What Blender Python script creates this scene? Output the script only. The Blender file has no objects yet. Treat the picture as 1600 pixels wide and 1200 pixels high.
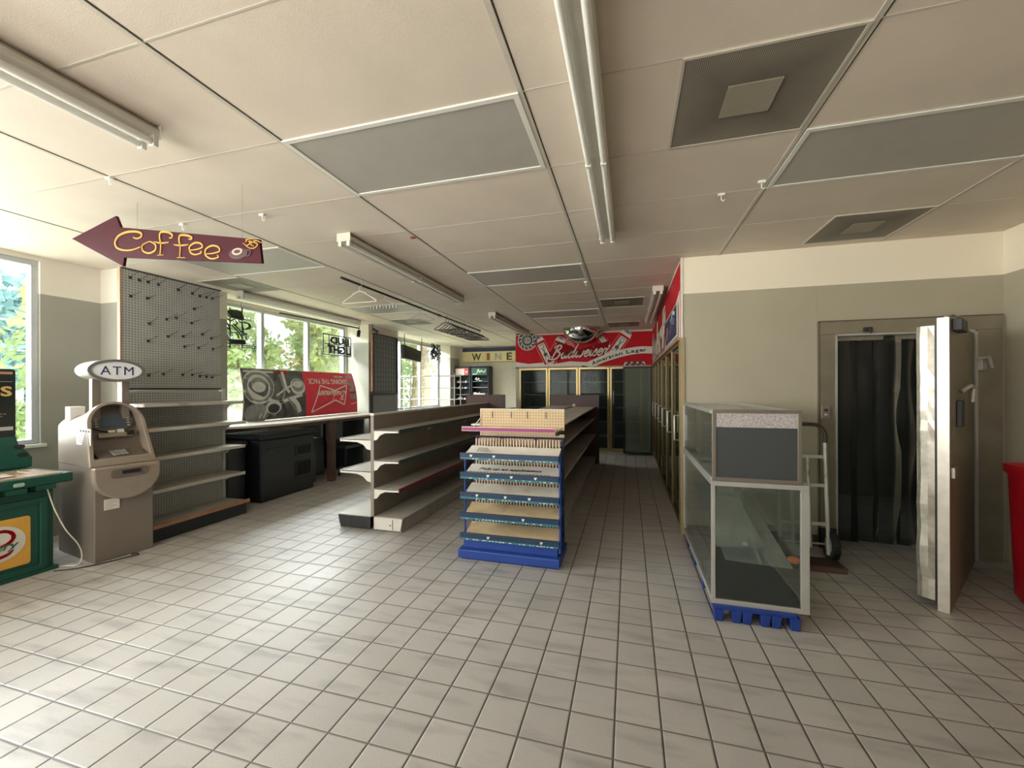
import bpy, math, random
from mathutils import Vector, Matrix
random.seed(7)
SC = bpy.context.scene
COL = SC.collection
PI = math.pi

# ------------------------------------------------------------------ camera
HC = 1.45; FPX = 635.0; YAW = .2724; ROLL = -.003; CX = 805.0; CY = 607.2
_r = Vector((math.cos(YAW), math.sin(YAW), 0)); _f = Vector((-math.sin(YAW), math.cos(YAW), 0)); _u = Vector((0, 0, 1))
CR = _r*math.cos(ROLL) + _u*math.sin(ROLL); CU = _u*math.cos(ROLL) - _r*math.sin(ROLL)
cd = bpy.data.cameras.new('camera'); cam = bpy.data.objects.new('camera', cd); COL.objects.link(cam)
cd.sensor_width = 36; cd.lens = FPX/1600*36; cd.shift_x = (800-CX)/1600; cd.shift_y = (CY-600)/1600
cd.clip_start = .02; cd.clip_end = 300
cam.matrix_world = Matrix(((CR.x, CU.x, -_f.x, 0), (CR.y, CU.y, -_f.y, 0), (CR.z, CU.z, -_f.z, HC), (0, 0, 0, 1)))
SC.camera = cam

# ------------------------------------------------------------------ world, light, exposure
W = bpy.data.worlds.new('World'); SC.world = W; W.use_nodes = True
bgn = W.node_tree.nodes['Background']; bgn.inputs[0].default_value = (.96, .98, 1.0, 1); bgn.inputs[1].default_value = 5.2
SC.view_settings.view_transform = 'Standard'; SC.view_settings.look = 'None'
SC.view_settings.gamma = 1; SC.view_settings.use_curve_mapping = False
SC.view_settings.exposure = -0.14

def area(name, loc, target, sx, sy, power, color=(1, 1, 1), portal=False, spread=PI):
    l = bpy.data.lights.new(name, 'AREA'); l.shape = 'RECTANGLE'; l.size = sx; l.size_y = sy
    l.energy = power; l.color = color; l.spread = spread
    o = bpy.data.objects.new(name, l); COL.objects.link(o); o.location = loc
    o.rotation_euler = (Vector(target)-Vector(loc)).to_track_quat('-Z', 'Y').to_euler()
    if portal: l.cycles.is_portal = True
    return o
# daylight through the storefront glass behind the camera, and through the side windows
area('storefront_daylight', (-3.0, -2.85, 1.45), (-1.2, 0, 1.95), 3.6, 1.9, 350, (1.0, .96, .90))
area('side_window_daylight', (-5.95, .8, 1.9), (0, 1.5, 1.2), 3.0, 1.9, 300, (1.0, .985, .96))
area('side_sky_daylight', (-7.3, 1.3, 4.0), (-3.2, 2.0, 0), 4.0, 1.6, 1000, (.98, .99, 1.0))
area('middle_sky_daylight', (-7.3, 5.6, 4.0), (-3.4, 5.6, 0), 3.4, 1.6, 1900, (.98, .99, 1.0))
area('far_sky_daylight', (-7.3, 9.7, 4.0), (-3.0, 9.2, 0), 3.4, 1.6, 3200, (.98, .99, 1.0))
sn = bpy.data.lights.new('sun', 'SUN'); sn.energy = 6.0; sn.angle = math.radians(12); sn.color = (1, .97, .88)
so = bpy.data.objects.new('sun', sn); COL.objects.link(so); so.rotation_euler = Vector((-.72, -.05, -.70)).to_track_quat('-Z', 'Y').to_euler()
area('portal_side_window', (-5.62, 5.66, 1.82), (0, 5.66, 1.82), 2.7, 1.75, 1, portal=True)
area('portal_far_window', (-5.62, 9.65, 1.82), (0, 9.65, 1.82), 3.1, 1.75, 1, portal=True)

# ------------------------------------------------------------------ helpers: pixel rays onto real planes
def ray(u, v): return _f*FPX + CR*(u-CX) - CU*(v-CY)
OR = Vector((0, 0, HC))
def onx(u, v, x): d = ray(u, v); return OR + d*(x/d.x)
def ony(u, v, y): d = ray(u, v); return OR + d*(y/d.y)
def onz(u, v, z): d = ray(u, v); return OR + d*((z-HC)/d.z)

# ------------------------------------------------------------------ materials
def lin(h):
    if isinstance(h, tuple): return h
    h = h.lstrip('#'); c = [int(h[i:i+2], 16)/255 for i in (0, 2, 4)]
    return tuple(x/12.92 if x <= .04045 else ((x+.055)/1.055)**2.4 for x in c)
MC = {}
def N(nt, t, **k):
    n = nt.nodes.new(t)
    for a, b in k.items(): setattr(n, a, b)
    return n
def mat(name, color, rough=.55, metal=0.0, vary=.06, scale=9.0, bump=.0, bscale=150, spec=.5, dirt=None, coat=0):
    if name in MC: return MC[name]
    m = bpy.data.materials.new(name); m.use_nodes = True; nt = m.node_tree; L = nt.links.new
    b = nt.nodes['Principled BSDF']; c = lin(color)
    b.inputs['Roughness'].default_value = rough; b.inputs['Metallic'].default_value = metal
    b.inputs['Specular IOR Level'].default_value = spec
    b.inputs['Coat Weight'].default_value = coat
    tc = N(nt, 'ShaderNodeTexCoord'); no = N(nt, 'ShaderNodeTexNoise'); no.inputs['Scale'].default_value = scale; no.inputs['Detail'].default_value = 5
    L(tc.outputs['Object'], no.inputs['Vector'])
    mr = N(nt, 'ShaderNodeMapRange'); mr.inputs[1].default_value = .3; mr.inputs[2].default_value = .7
    mr.inputs[3].default_value = 1-vary; mr.inputs[4].default_value = 1+vary
    L(no.outputs[0], mr.inputs[0])
    hs = N(nt, 'ShaderNodeHueSaturation'); hs.inputs['Color'].default_value = (*c, 1); L(mr.outputs[0], hs.inputs['Value'])
    out = hs.outputs[0]
    if dirt:
        n2 = N(nt, 'ShaderNodeTexNoise'); n2.inputs['Scale'].default_value = dirt[1]; n2.inputs['Detail'].default_value = 8; n2.inputs['Roughness'].default_value = .7
        L(tc.outputs['Object'], n2.inputs['Vector'])
        r2 = N(nt, 'ShaderNodeMapRange'); r2.inputs[1].default_value = dirt[3]; r2.inputs[2].default_value = dirt[3]+.15; r2.inputs[4].default_value = dirt[2]
        L(n2.outputs[0], r2.inputs[0])
        mx = N(nt, 'ShaderNodeMixRGB'); mx.inputs[2].default_value = (*lin(dirt[0]), 1); L(r2.outputs[0], mx.inputs[0]); L(out, mx.inputs[1]); out = mx.outputs[0]
    L(out, b.inputs['Base Color'])
    if bump:
        n3 = N(nt, 'ShaderNodeTexNoise'); n3.inputs['Scale'].default_value = bscale; L(tc.outputs['Object'], n3.inputs['Vector'])
        bp = N(nt, 'ShaderNodeBump'); bp.inputs['Strength'].default_value = bump; bp.inputs['Distance'].default_value = .002
        L(n3.outputs[0], bp.inputs['Height']); L(bp.outputs[0], b.inputs['Normal'])
    MC[name] = m; return m
def math_(nt, op, a, b=None, c=None):
    n = N(nt, 'ShaderNodeMath', operation=op)
    for i, x in enumerate((a, b, c)):
        if x is None: continue
        if isinstance(x, (int, float)): n.inputs[i].default_value = x
        else: nt.links.new(x, n.inputs[i])
    return n.outputs[0]
def glass(name, tint=(.9, .95, .93), refl=.3, rough=.0, haze=0.0, hazecol=(.7, .75, .75)):
    if name in MC: return MC[name]
    m = bpy.data.materials.new(name); m.use_nodes = True; nt = m.node_tree; nt.nodes.clear(); L = nt.links.new
    o = N(nt, 'ShaderNodeOutputMaterial'); t = N(nt, 'ShaderNodeBsdfTransparent'); t.inputs[0].default_value = (*tint, 1)
    g = N(nt, 'ShaderNodeBsdfGlossy'); g.inputs['Roughness'].default_value = rough; g.inputs[0].default_value = (1, 1, 1, 1)
    fr = N(nt, 'ShaderNodeFresnel'); fr.inputs[0].default_value = 1.5
    f2 = math_(nt, 'MULTIPLY', fr.outputs[0], refl*2)
    mx = N(nt, 'ShaderNodeMixShader'); L(f2, mx.inputs[0]); L(t.outputs[0], mx.inputs[1]); L(g.outputs[0], mx.inputs[2]); res = mx.outputs[0]
    if haze:
        d = N(nt, 'ShaderNodeBsdfDiffuse'); d.inputs[0].default_value = (*hazecol, 1)
        m2 = N(nt, 'ShaderNodeMixShader'); m2.inputs[0].default_value = haze; L(res, m2.inputs[1]); L(d.outputs[0], m2.inputs[2]); res = m2.outputs[0]
    L(res, o.inputs[0]); MC[name] = m; return m
def dots(name, base, hole, axes=('Y', 'Z'), pitch=.0254, rad=.14, rough=.6, vary=.05):
    if name in MC: return MC[name]
    m = mat(name, base, rough, vary=vary); nt = m.node_tree; L = nt.links.new; b = nt.nodes['Principled BSDF']
    src = b.inputs['Base Color'].links[0].from_socket
    tc = N(nt, 'ShaderNodeTexCoord'); s = N(nt, 'ShaderNodeSeparateXYZ'); L(tc.outputs['Object'], s.inputs[0])
    a = [math_(nt, 'SUBTRACT', math_(nt, 'FRACT', math_(nt, 'MULTIPLY', s.outputs[x], 1/pitch)), .5) for x in axes]
    d = math_(nt, 'ADD', math_(nt, 'MULTIPLY', a[0], a[0]), math_(nt, 'MULTIPLY', a[1], a[1]))
    k = math_(nt, 'LESS_THAN', d, rad*rad)
    mx = N(nt, 'ShaderNodeMixRGB'); L(k, mx.inputs[0]); L(src, mx.inputs[1]); mx.inputs[2].default_value = (*lin(hole), 1); L(mx.outputs[0], b.inputs['Base Color'])
    return m

M_white = mat('white_paint', '#d9d6cc', .45, vary=.03)
M_fix = mat('fixture_enamel', '#cfcabd', .35, vary=.04)
M_tube = mat('fluorescent_glass', '#e6e4dc', .15, vary=.02)
M_black = mat('black_plastic', '#191a1c', .45, vary=.1)
M_dark = mat('dark_plastic', '#2a2c2e', .5, vary=.08)
M_chrome = mat('chrome', '#d8d8d8', .12, 1.0, vary=.02)
M_alu = mat('aluminium', '#b9b8b2', .38, .45, vary=.06)
M_steel = mat('galvanised_steel', '#a9a294', .42, .75, vary=.12, scale=14)
M_gold = mat('brass_frame', '#a38f63', .35, .8, vary=.1, scale=5)
M_red = mat('banner_red', '#c00f20', .6, vary=.06, spec=.2)
M_deepred = mat('deep_red_shade', '#8a0c18', .65, vary=.06, spec=.15)
M_cream = mat('banner_cream', '#ded7c6', .5, vary=.05)
M_ink = mat('black_ink', '#17171a', .5, vary=.05)
M_g1 = mat('print_grey_dark', '#3d3f41', .5, vary=.2)
M_g2 = mat('print_grey_mid', '#8a8c8c', .5, vary=.2)
M_g3 = mat('print_grey_light', '#cfd0cf', .5, vary=.1)
M_navy = mat('navy', '#1e2348', .5)
M_yel = mat('mustard_yellow', '#b48a2a', .6)
M_maroon = mat('maroon_paint', '#3d0a17', .6, spec=.15)
M_green = mat('green_plastic', '#0f4a3d', .42, vary=.08)
M_wood = mat('brown_wood', '#4a3427', .6, vary=.25, scale=6)
M_copper = mat('raw_wood_edge', '#a5785a', .6, vary=.15)

# ------------------------------------------------------------------ mesh builder
class Frame:
    def __init__(s, O, r, u):
        s.O = Vector(O); s.r = Vector(r).normalized(); s.u = Vector(u).normalized(); s.n = s.r.cross(s.u)
    def __call__(s, a, b, c=0): return s.O + s.r*a + s.u*b + s.n*c
class MB:
    def __init__(s): s.v = []; s.f = []; s.m = []; s.X = None
    def add(s, vs, fs, m=0):
        k = len(s.v)
        for p in vs:
            p = Vector(p); s.v.append(s.X @ p if s.X else p)
        for f in fs: s.f.append([i+k for i in f]); s.m.append(m)
        return s
    def box(s, x0, x1, y0, y1, z0, z1, m=0):
        x0, x1 = sorted((x0, x1)); y0, y1 = sorted((y0, y1)); z0, z1 = sorted((z0, z1))
        return s.add([(x0,y0,z0),(x1,y0,z0),(x1,y1,z0),(x0,y1,z0),(x0,y0,z1),(x1,y0,z1),(x1,y1,z1),(x0,y1,z1)],
              [(3,2,1,0),(4,5,6,7),(0,1,5,4),(1,2,6,5),(2,3,7,6),(3,0,4,7)], m)
    def hexa(s, a, b, m=0):      # a, b: matching 4-point loops
        return s.add(list(a)+list(b), [(3,2,1,0),(4,5,6,7),(0,1,5,4),(1,2,6,5),(2,3,7,6),(3,0,4,7)], m)
    def fbox(s, F, a0, a1, b0, b1, c0, c1, m=0):
        p = lambda c: [F(a0,b0,c), F(a1,b0,c), F(a1,b1,c), F(a0,b1,c)]
        return s.hexa(p(c0), p(c1), m)
    def prism(s, F, pts, c0=0, c1=.01, m=0):
        n = len(pts); A = [F(x, y, c0) for x, y in pts]; B = [F(x, y, c1) for x, y in pts]
        return s.add(A+B, [list(range(n))[::-1], list(range(n, 2*n))]+[(i, (i+1) % n, n+(i+1) % n, n+i) for i in range(n)], m)
    def ring(s, F, outer, inner, c0, c1, m=0):
        n = len(outer); vs = [F(*p, c) for c in (c0, c1) for P in (outer, inner) for p in P]; fs = []
        for i in range(n):
            j = (i+1) % n
            fs += [(j, i, n+i, n+j), (2*n+i, 2*n+j, 3*n+j, 3*n+i), (i, j, 2*n+j, 2*n+i), (n+j, n+i, 3*n+i, 3*n+j)]
        return s.add(vs, fs, m)
    def rframe(s, F, a0, a1, b0, b1, w, c0, c1, m=0):
        return s.ring(F, [(a0,b0),(a1,b0),(a1,b1),(a0,b1)], [(a0+w,b0+w),(a1-w,b0+w),(a1-w,b1-w),(a0+w,b1-w)], c0, c1, m)
    def tube(s, pts, r=.01, n=8, closed=False, m=0):
        pts = [Vector(p) for p in pts]; k = len(pts); vs = []; fs = []; prev = None
        for i, p in enumerate(pts):
            a = pts[i-1] if (i or closed) else p; b = pts[(i+1) % k] if (i < k-1 or closed) else p
            d = (b-a).normalized()
            q = prev if prev is not None else (Vector((0,0,1)) if abs(d.z) < .9 else Vector((1,0,0)))
            x = q - d*q.dot(d)
            if x.length < 1e-5: x = d.orthogonal()
            x.normalize(); y = d.cross(x); prev = x
            rr = r[i] if isinstance(r, (list, tuple)) else r
            vs += [p + (x*math.cos(2*PI*j/n)+y*math.sin(2*PI*j/n))*rr for j in range(n)]
        for i in range(k if closed else k-1):
            i2 = (i+1) % k
            for j in range(n): fs.append((i*n+j, i*n+(j+1) % n, i2*n+(j+1) % n, i2*n+j))
        if not closed: fs += [list(range(n))[::-1], [(k-1)*n+j for j in range(n)]]
        return s.add(vs, fs, m)
    def lathe(s, prof, c=(0,0,0), n=24, m=0, sx=1, sy=1):
        c = Vector(c); k = len(prof); vs = []; fs = []
        for r, z in prof:
            vs += [c+Vector((r*sx*math.cos(2*PI*j/n), r*sy*math.sin(2*PI*j/n), z)) for j in range(n)]
        for i in range(k-1):
            for j in range(n): fs.append((i*n+j, i*n+(j+1) % n, (i+1)*n+(j+1) % n, (i+1)*n+j))
        fs += [list(range(n))[::-1], [(k-1)*n+j for j in range(n)]]
        return s.add(vs, fs, m)
    def stroke(s, F, pts, w=.01, c0=0, c1=.004, m=0, closed=False, sub=6, lin_=False):   # brush stroke lying in a plane
        if lin_: P = [tuple(pts[i][j]+(pts[i+1][j]-pts[i][j])*k/14 for j in (0, 1)) for i in range(len(pts)-1) for k in range(14)]+[pts[-1]]
        else: P = smooth(pts, closed, sub)
        n = len(P); vs = []; fs = []
        for i, p in enumerate(P):
            a = P[i-1] if (i or closed) else p; b = P[(i+1) % n] if (i < n-1 or closed) else p
            dx, dy = b[0]-a[0], b[1]-a[1]; L = math.hypot(dx, dy) or 1; nx, ny = -dy/L, dx/L
            ww = (w(i/(n-1)) if callable(w) else w)/2
            for c in (c0, c1):
                vs += [F(p[0]+nx*ww, p[1]+ny*ww, c), F(p[0]-nx*ww, p[1]-ny*ww, c)]
        for i in range(n if closed else n-1):
            a = 4*i; b = 4*((i+1) % n)
            fs += [(a+3, a+2, b+2, b+3), (a+1, b+1, b, a), (a, b, b+2, a+2), (a+1, a+3, b+3, b+1)]
        if not closed: fs += [(0, 2, 3, 1), (4*n-4, 4*n-3, 4*n-1, 4*n-2)]
        return s.add(vs, fs, m)
    def disc(s, F, cx, cy, rx, ry, c0, c1, m=0, n=28, rot=0):
        return s.prism(F, ell(cx, cy, rx, ry, n, rot), c0, c1, m)
    def build(s, name, mats, parent=None, bev=0, smooth_=False, world=False, **k):
        me = bpy.data.meshes.new(name)
        vs = s.v
        if world and parent is not None:
            o = Vector(parent.location); q = parent
            while q.parent: q = q.parent; o += q.location
            vs = [p-o for p in vs]
        me.from_pydata([tuple(p) for p in vs], [], s.f)
        for mm in (mats if isinstance(mats, (list, tuple)) else [mats]): me.materials.append(mm)
        me.polygons.foreach_set('material_index', s.m)
        if smooth_: me.polygons.foreach_set('use_smooth', [True]*len(s.f))
        me.update(); me.validate()
        o = bpy.data.objects.new(name, me); COL.objects.link(o)
        if parent is not None: o.parent = parent
        if smooth_:
            try: me.set_sharp_from_angle(angle=math.radians(40))
            except Exception: pass
        if bev:
            md = o.modifiers.new('bevel', 'BEVEL'); md.width = bev; md.segments = 2; md.limit_method = 'ANGLE'
        for a, b in k.items(): o[a] = b
        return o
def ell(cx, cy, rx, ry, n=28, rot=0, a0=0, a1=2*PI):
    c, s_ = math.cos(rot), math.sin(rot); out = []
    full = abs(a1-a0-2*PI) < 1e-6
    for i in range(n):
        t = a0+(a1-a0)*i/(n if full else n-1); x, y = rx*math.cos(t), ry*math.sin(t)
        out.append((cx+x*c-y*s_, cy+x*s_+y*c))
    return out
def smooth(P, closed=False, sub=6):
    if len(P) < 3 or sub <= 1: return list(P)
    out = []; n = len(P)
    for i in range(n if closed else n-1):
        g = (lambda j: P[j % n]) if closed else (lambda j: P[max(0, min(n-1, j))])
        p0, p1, p2, p3 = g(i-1), g(i), g(i+1), g(i+2)
        for k in range(sub):
            t = k/sub
            out.append(tuple(.5*((2*b)+(-a+c)*t+(2*a-5*b+4*c-d)*t*t+(-a+3*b-3*c+d)*t**3) for a, b, c, d in zip(p0, p1, p2, p3)))
    if not closed: out.append(tuple(P[-1]))
    return out
def rrect(a0, a1, b0, b1, r, n=5):
    out = []
    for cx, cy, t in ((a1-r, b1-r, 0), (a0+r, b1-r, PI/2), (a0+r, b0+r, PI), (a1-r, b0+r, 1.5*PI)):
        out += [(cx+r*math.cos(t+PI/2*i/n), cy+r*math.sin(t+PI/2*i/n)) for i in range(n+1)]
    return out
def T(name, label, cat, loc=(0,0,0), rz=0, group=None):
    o = bpy.data.objects.new(name, None); COL.objects.link(o); o.location = loc; o.rotation_euler = (0, 0, rz); o.empty_display_size = .1
    o['label'] = label; o['category'] = cat
    if group: o['group'] = group
    return o
def tag(o, label, cat, group=None):
    o['label'] = label; o['category'] = cat
    if group: o['group'] = group
    return o
def struct(name, mb, mats, **k): return mb.build(name, mats, kind='structure', **k)
def dup(root, loc, label=None, rz=None):
    r = root.copy(); COL.objects.link(r); r.location = loc
    if rz is not None: r.rotation_euler = (0, 0, rz)
    if label: r['label'] = label
    for ch in list(root.children):
        c = ch.copy(); COL.objects.link(c); c.parent = r
        for g in list(ch.children):
            d = g.copy(); COL.objects.link(d); d.parent = c
    return r
def text(s, F, w, h, m, parent=None, name='lettering', depth=.002, shear=0, off=.0, bold=0, world=False, spacing=1, keep=False, **k):
    """built-in font as a mesh, fitted to w x h (centred on F.O)"""
    cu = bpy.data.curves.new(name, 'FONT'); cu.body = s; cu.align_x = 'CENTER'; cu.align_y = 'CENTER'; cu.resolution_u = 3
    cu.offset = bold; cu.shear = shear; cu.extrude = .01; cu.space_character = spacing
    ob = bpy.data.objects.new(name, cu); COL.objects.link(ob)
    dg = bpy.context.evaluated_depsgraph_get(); me = bpy.data.meshes.new_from_object(ob.evaluated_get(dg))
    bpy.data.objects.remove(ob); bpy.data.curves.remove(cu)
    xs = [v.co.x for v in me.vertices]; ys = [v.co.y for v in me.vertices]
    x0, x1, y0, y1 = min(xs), max(xs), min(ys), max(ys); sx = w/(x1-x0); sy = h/(y1-y0)
    vs = [F((v.co.x-(x0+x1)/2)*sx, (v.co.y-(y0+y1)/2)*sy, off+(depth if v.co.z > 0 else 0)) for v in me.vertices]
    mb = MB(); mb.add(vs, [list(p.vertices) for p in me.polygons]); bpy.data.meshes.remove(me)
    return mb.build(name, m, parent, world=world, **k)

# ================================================================== SETTING
ZC = 2.744
XW = -5.5; XR = 3.0; YB = 11.9; YF = 4.36; XK = .505; YK = 9.3; YS = -2.6
# floor tiles: pattern from world coordinates
def floor_mat():
    m = bpy.data.materials.new('quarry_floor_tile'); m.use_nodes = True; nt = m.node_tree; L = nt.links.new; b = nt.nodes['Principled BSDF']
    tc = N(nt, 'ShaderNodeTexCoord'); s = N(nt, 'ShaderNodeSeparateXYZ'); L(tc.outputs['Object'], s.inputs[0])
    t = .1937
    fx = math_(nt, 'MULTIPLY', math_(nt, 'SUBTRACT', s.outputs[0], -.2563), 1/t); fy = math_(nt, 'MULTIPLY', math_(nt, 'SUBTRACT', s.outputs[1], 1.826), 1/t)
    def edge(c):
        fr = math_(nt, 'FRACT', c); return math_(nt, 'MINIMUM', fr, math_(nt, 'SUBTRACT', 1, fr))
    ex, ey = edge(fx), edge(fy)
    gx = N(nt, 'ShaderNodeMapRange'); gx.inputs[1].default_value = .010; gx.inputs[2].default_value = .022; L(ex, gx.inputs[0])
    gy = N(nt, 'ShaderNodeMapRange'); gy.inputs[1].default_value = .010; gy.inputs[2].default_value = .022; L(ey, gy.inputs[0])
    bx = N(nt, 'ShaderNodeMapRange'); bx.inputs[1].default_value = .008; bx.inputs[2].default_value = .04; L(math_(nt, 'MINIMUM', ex, ey), bx.inputs[0])
    cid = N(nt, 'ShaderNodeCombineXYZ'); L(math_(nt, 'FLOOR', fx), cid.inputs[0]); L(math_(nt, 'FLOOR', fy), cid.inputs[1])
    wn = N(nt, 'ShaderNodeTexWhiteNoise'); wn.noise_dimensions = '3D'; L(cid.outputs[0], wn.inputs[0])
    no = N(nt, 'ShaderNodeTexNoise'); no.inputs['Scale'].default_value = 1.6; no.inputs['Detail'].default_value = 6; L(tc.outputs['Object'], no.inputs['Vector'])
    n2 = N(nt, 'ShaderNodeTexNoise'); n2.inputs['Scale'].default_value = 120; n2.inputs['Detail'].default_value = 3; L(tc.outputs['Object'], n2.inputs['Vector'])
    mp = N(nt, 'ShaderNodeMapping'); mp.inputs['Scale'].default_value = (2, 9, 1); L(tc.outputs['Object'], mp.inputs[0])
    n3 = N(nt, 'ShaderNodeTexNoise'); n3.inputs['Scale'].default_value = 1.1; n3.inputs['Detail'].default_value = 6; L(mp.outputs[0], n3.inputs['Vector'])
    v = math_(nt, 'ADD', math_(nt, 'MULTIPLY', wn.outputs[0], .10), .93)
    v = math_(nt, 'MULTIPLY', v, math_(nt, 'ADD', math_(nt, 'MULTIPLY', no.outputs[0], .3), .85))
    v = math_(nt, 'MULTIPLY', v, math_(nt, 'ADD', math_(nt, 'MULTIPLY', n2.outputs[0], .24), .88))
    st = N(nt, 'ShaderNodeMapRange'); st.inputs[1].default_value = .52; st.inputs[2].default_value = .72; st.inputs[3].default_value = 1; st.inputs[4].default_value = .72; L(n3.outputs[0], st.inputs[0])
    v = math_(nt, 'MULTIPLY', v, st.outputs[0])
    hs = N(nt, 'ShaderNodeHueSaturation'); hs.inputs['Color'].default_value = (.41, .39, .36, 1); L(v, hs.inputs['Value'])
    m1 = N(nt, 'ShaderNodeMixRGB'); L(gx.outputs[0], m1.inputs[0]); m1.inputs[1].default_value = (.035, .03, .026, 1); L(hs.outputs[0], m1.inputs[2])
    m2 = N(nt, 'ShaderNodeMixRGB'); L(gy.outputs[0], m2.inputs[0]); m2.inputs[1].default_value = (.13, .115, .10, 1); L(m1.outputs[0], m2.inputs[2])  # depth joints darker than cross joints: bevel shading put into the colour
    L(m2.outputs[0], b.inputs['Base Color'])
    rg = math_(nt, 'ADD', math_(nt, 'MULTIPLY', no.outputs[0], .2), .34); L(rg, b.inputs['Roughness'])
    hgt = math_(nt, 'ADD', bx.outputs[0], math_(nt, 'MULTIPLY', n2.outputs[0], .08))
    bp = N(nt, 'ShaderNodeBump'); bp.inputs['Strength'].default_value = .8; bp.inputs['Distance'].default_value = .003; L(hgt, bp.inputs['Height']); L(bp.outputs[0], b.inputs['Normal'])
    return m
def ceil_mat():
    m = mat('vinyl_ceiling_tile', (.68, .585, .485), .6, vary=.05, scale=2.2, bump=.25, bscale=260); nt = m.node_tree; L = nt.links.new; b = nt.nodes['Principled BSDF']
    src = b.inputs['Base Color'].links[0].from_socket
    tc = N(nt, 'ShaderNodeTexCoord'); s = N(nt, 'ShaderNodeSeparateXYZ'); L(tc.outputs['Object'], s.inputs[0])
    fy = math_(nt, 'FRACT', math_(nt, 'MULTIPLY', math_(nt, 'SUBTRACT', s.outputs[1], 1.713-.628*10), 1/.628))
    e = math_(nt, 'LESS_THAN', fy, .006/.628)
    n = N(nt, 'ShaderNodeTexNoise'); n.inputs['Scale'].default_value = 1.1; L(tc.outputs['Object'], n.inputs['Vector'])
    e = math_(nt, 'MULTIPLY', e, math_(nt, 'MULTIPLY', n.outputs[0], 1.1))
    mx = N(nt, 'ShaderNodeMixRGB'); L(e, mx.inputs[0]); L(src, mx.inputs[1]); mx.inputs[2].default_value = (.08, .065, .05, 1); L(mx.outputs[0], b.inputs['Base Color'])
    return m
def wall_mat(nm, low, up):
    m = mat(nm, low, .55, vary=.04, scale=2, bump=.3, bscale=90); nt = m.node_tree; L = nt.links.new; b = nt.nodes['Principled BSDF']
    src = b.inputs['Base Color'].links[0].from_socket
    tc = N(nt, 'ShaderNodeTexCoord'); s = N(nt, 'ShaderNodeSeparateXYZ'); L(tc.outputs['Object'], s.inputs[0])
    e = math_(nt, 'GREATER_THAN', s.outputs[2], 2.385)
    mx = N(nt, 'ShaderNodeMixRGB'); L(e, mx.inputs[0]); L(src, mx.inputs[1]); mx.inputs[2].default_value = (*up, 1); L(mx.outputs[0], b.inputs['Base Color'])
    return m
M_wall = wall_mat('two_tone_wall_paint', (.41, .37, .275), (.84, .75, .60)); M_wall_shaded = wall_mat('window_wall_paint', (.30, .285, .24), (.66, .61, .52)); M_ceil = ceil_mat()  # window-wall copy darker and greyer: its weaker light is put into the colour
M_tbar = mat('ceiling_grid_bar', (.55, .50, .42), .4, vary=.05)
M_exw = mat('outside_wall', '#b9b3a6', .8)
struct('floor', MB().box(-5.8, 4.2, YS-.2, 12.2, -.1, 0), floor_mat())
struct('ceiling', MB().box(-5.8, 3.3, YS-.2, 12.2, ZC, ZC+.1), M_ceil)
# T-bars running away from the camera + a few crossing ones
mb = MB()
for k in range(-4, 4):
    x = -.451+1.295*k
    if x > XW+.05 and x < XR: mb.box(x-.011, x+.011, YS, YF if x > XK else (YK if x > -2.58 else YB), ZC-.004, ZC+.02)
for k in range(-6, 18):
    y = 1.713+.628*k
    if y < YF-.1: mb.box(XW, XR, y-.004, y+.004, ZC-.0015, ZC+.02)
    elif y < YK-.1: mb.box(XW, XK, y-.003, y+.003, ZC-.0015, ZC+.02)
struct('trim_1', mb, M_tbar)
mb = MB()
for k in range(-4, 4):
    x = -.451+1.295*k+.013
    if x > XW+.05 and x < XR: mb.box(x, x+.005, YS, YF if x > XK else (YK if x > -2.58 else YB), ZC-.001, ZC+.02)
struct('trim_2', mb, mat('ceiling_gap', (.03, .025, .02), .9))

# walls
SILL = .93; WT = 2.70
W1 = (-.8, 2.56); W2 = (4.25, 7.0); W3 = (8.25, 11.2)
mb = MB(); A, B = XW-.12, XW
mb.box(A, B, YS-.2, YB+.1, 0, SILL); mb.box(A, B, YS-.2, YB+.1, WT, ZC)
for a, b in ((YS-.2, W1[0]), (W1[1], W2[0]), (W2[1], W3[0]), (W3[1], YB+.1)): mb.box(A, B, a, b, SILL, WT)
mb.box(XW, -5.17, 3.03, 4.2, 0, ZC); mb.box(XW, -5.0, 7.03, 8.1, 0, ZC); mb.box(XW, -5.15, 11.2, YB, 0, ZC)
struct('wall_left', mb, M_wall_shaded)
struct('wall_back', MB().box(-5.62, -2.58, YB, YB+.12, 0, ZC), mat('back_wall_paint', (.50, .46, .36), .55, vary=.05))
# cooler box at the back (front with door openings)
M_cool = mat('cooler_wall', (.44, .40, .31), .55)
mb = MB(); mb.box(-2.58, -2.49, YK, YB+.1, 0, ZC); mb.box(-2.58, XK, YK, YK+.08, 1.93, ZC); mb.box(-2.58, XK, YK, YK+.08, 0, .07); mb.box(.42, XK, YK, YK+.08, 0, 1.93)
struct('wall_back_cooler', mb, M_cool)
mb = MB(); mb.box(XK, XK+.08, YF+.0, YK, 1.93, ZC); mb.box(XK, XK+.08, YF+.0, YK, 0, .07); mb.box(XK, XK+.08, 9.06, YK+.08, .07, 1.93)
struct('wall_right_cooler', mb, M_cool)
mb = MB(); mb.box(XK, 1.80, YF-.02, YF+.08, 0, ZC); mb.box(1.80, 2.80, YF-.02, YF+.08, 1.93, ZC); mb.box(2.80, XR+.1, YF-.02, YF+.08, 0, ZC)
mb.box(1.655, 1.660, YF-.022, YF, 1.93+.11, 2.385)
struct('wall_walk_in', mb, M_wall)
struct('wall_half', MB().box(-4.2, XR, -.80, -.66, 0, 1.15), M_wall)  # unseen low slab added behind the camera to keep storefront light off the floor
struct('wall_right', MB().box(XR, XR+.1, YS-.2, YF, 0, ZC), M_wall)
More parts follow.
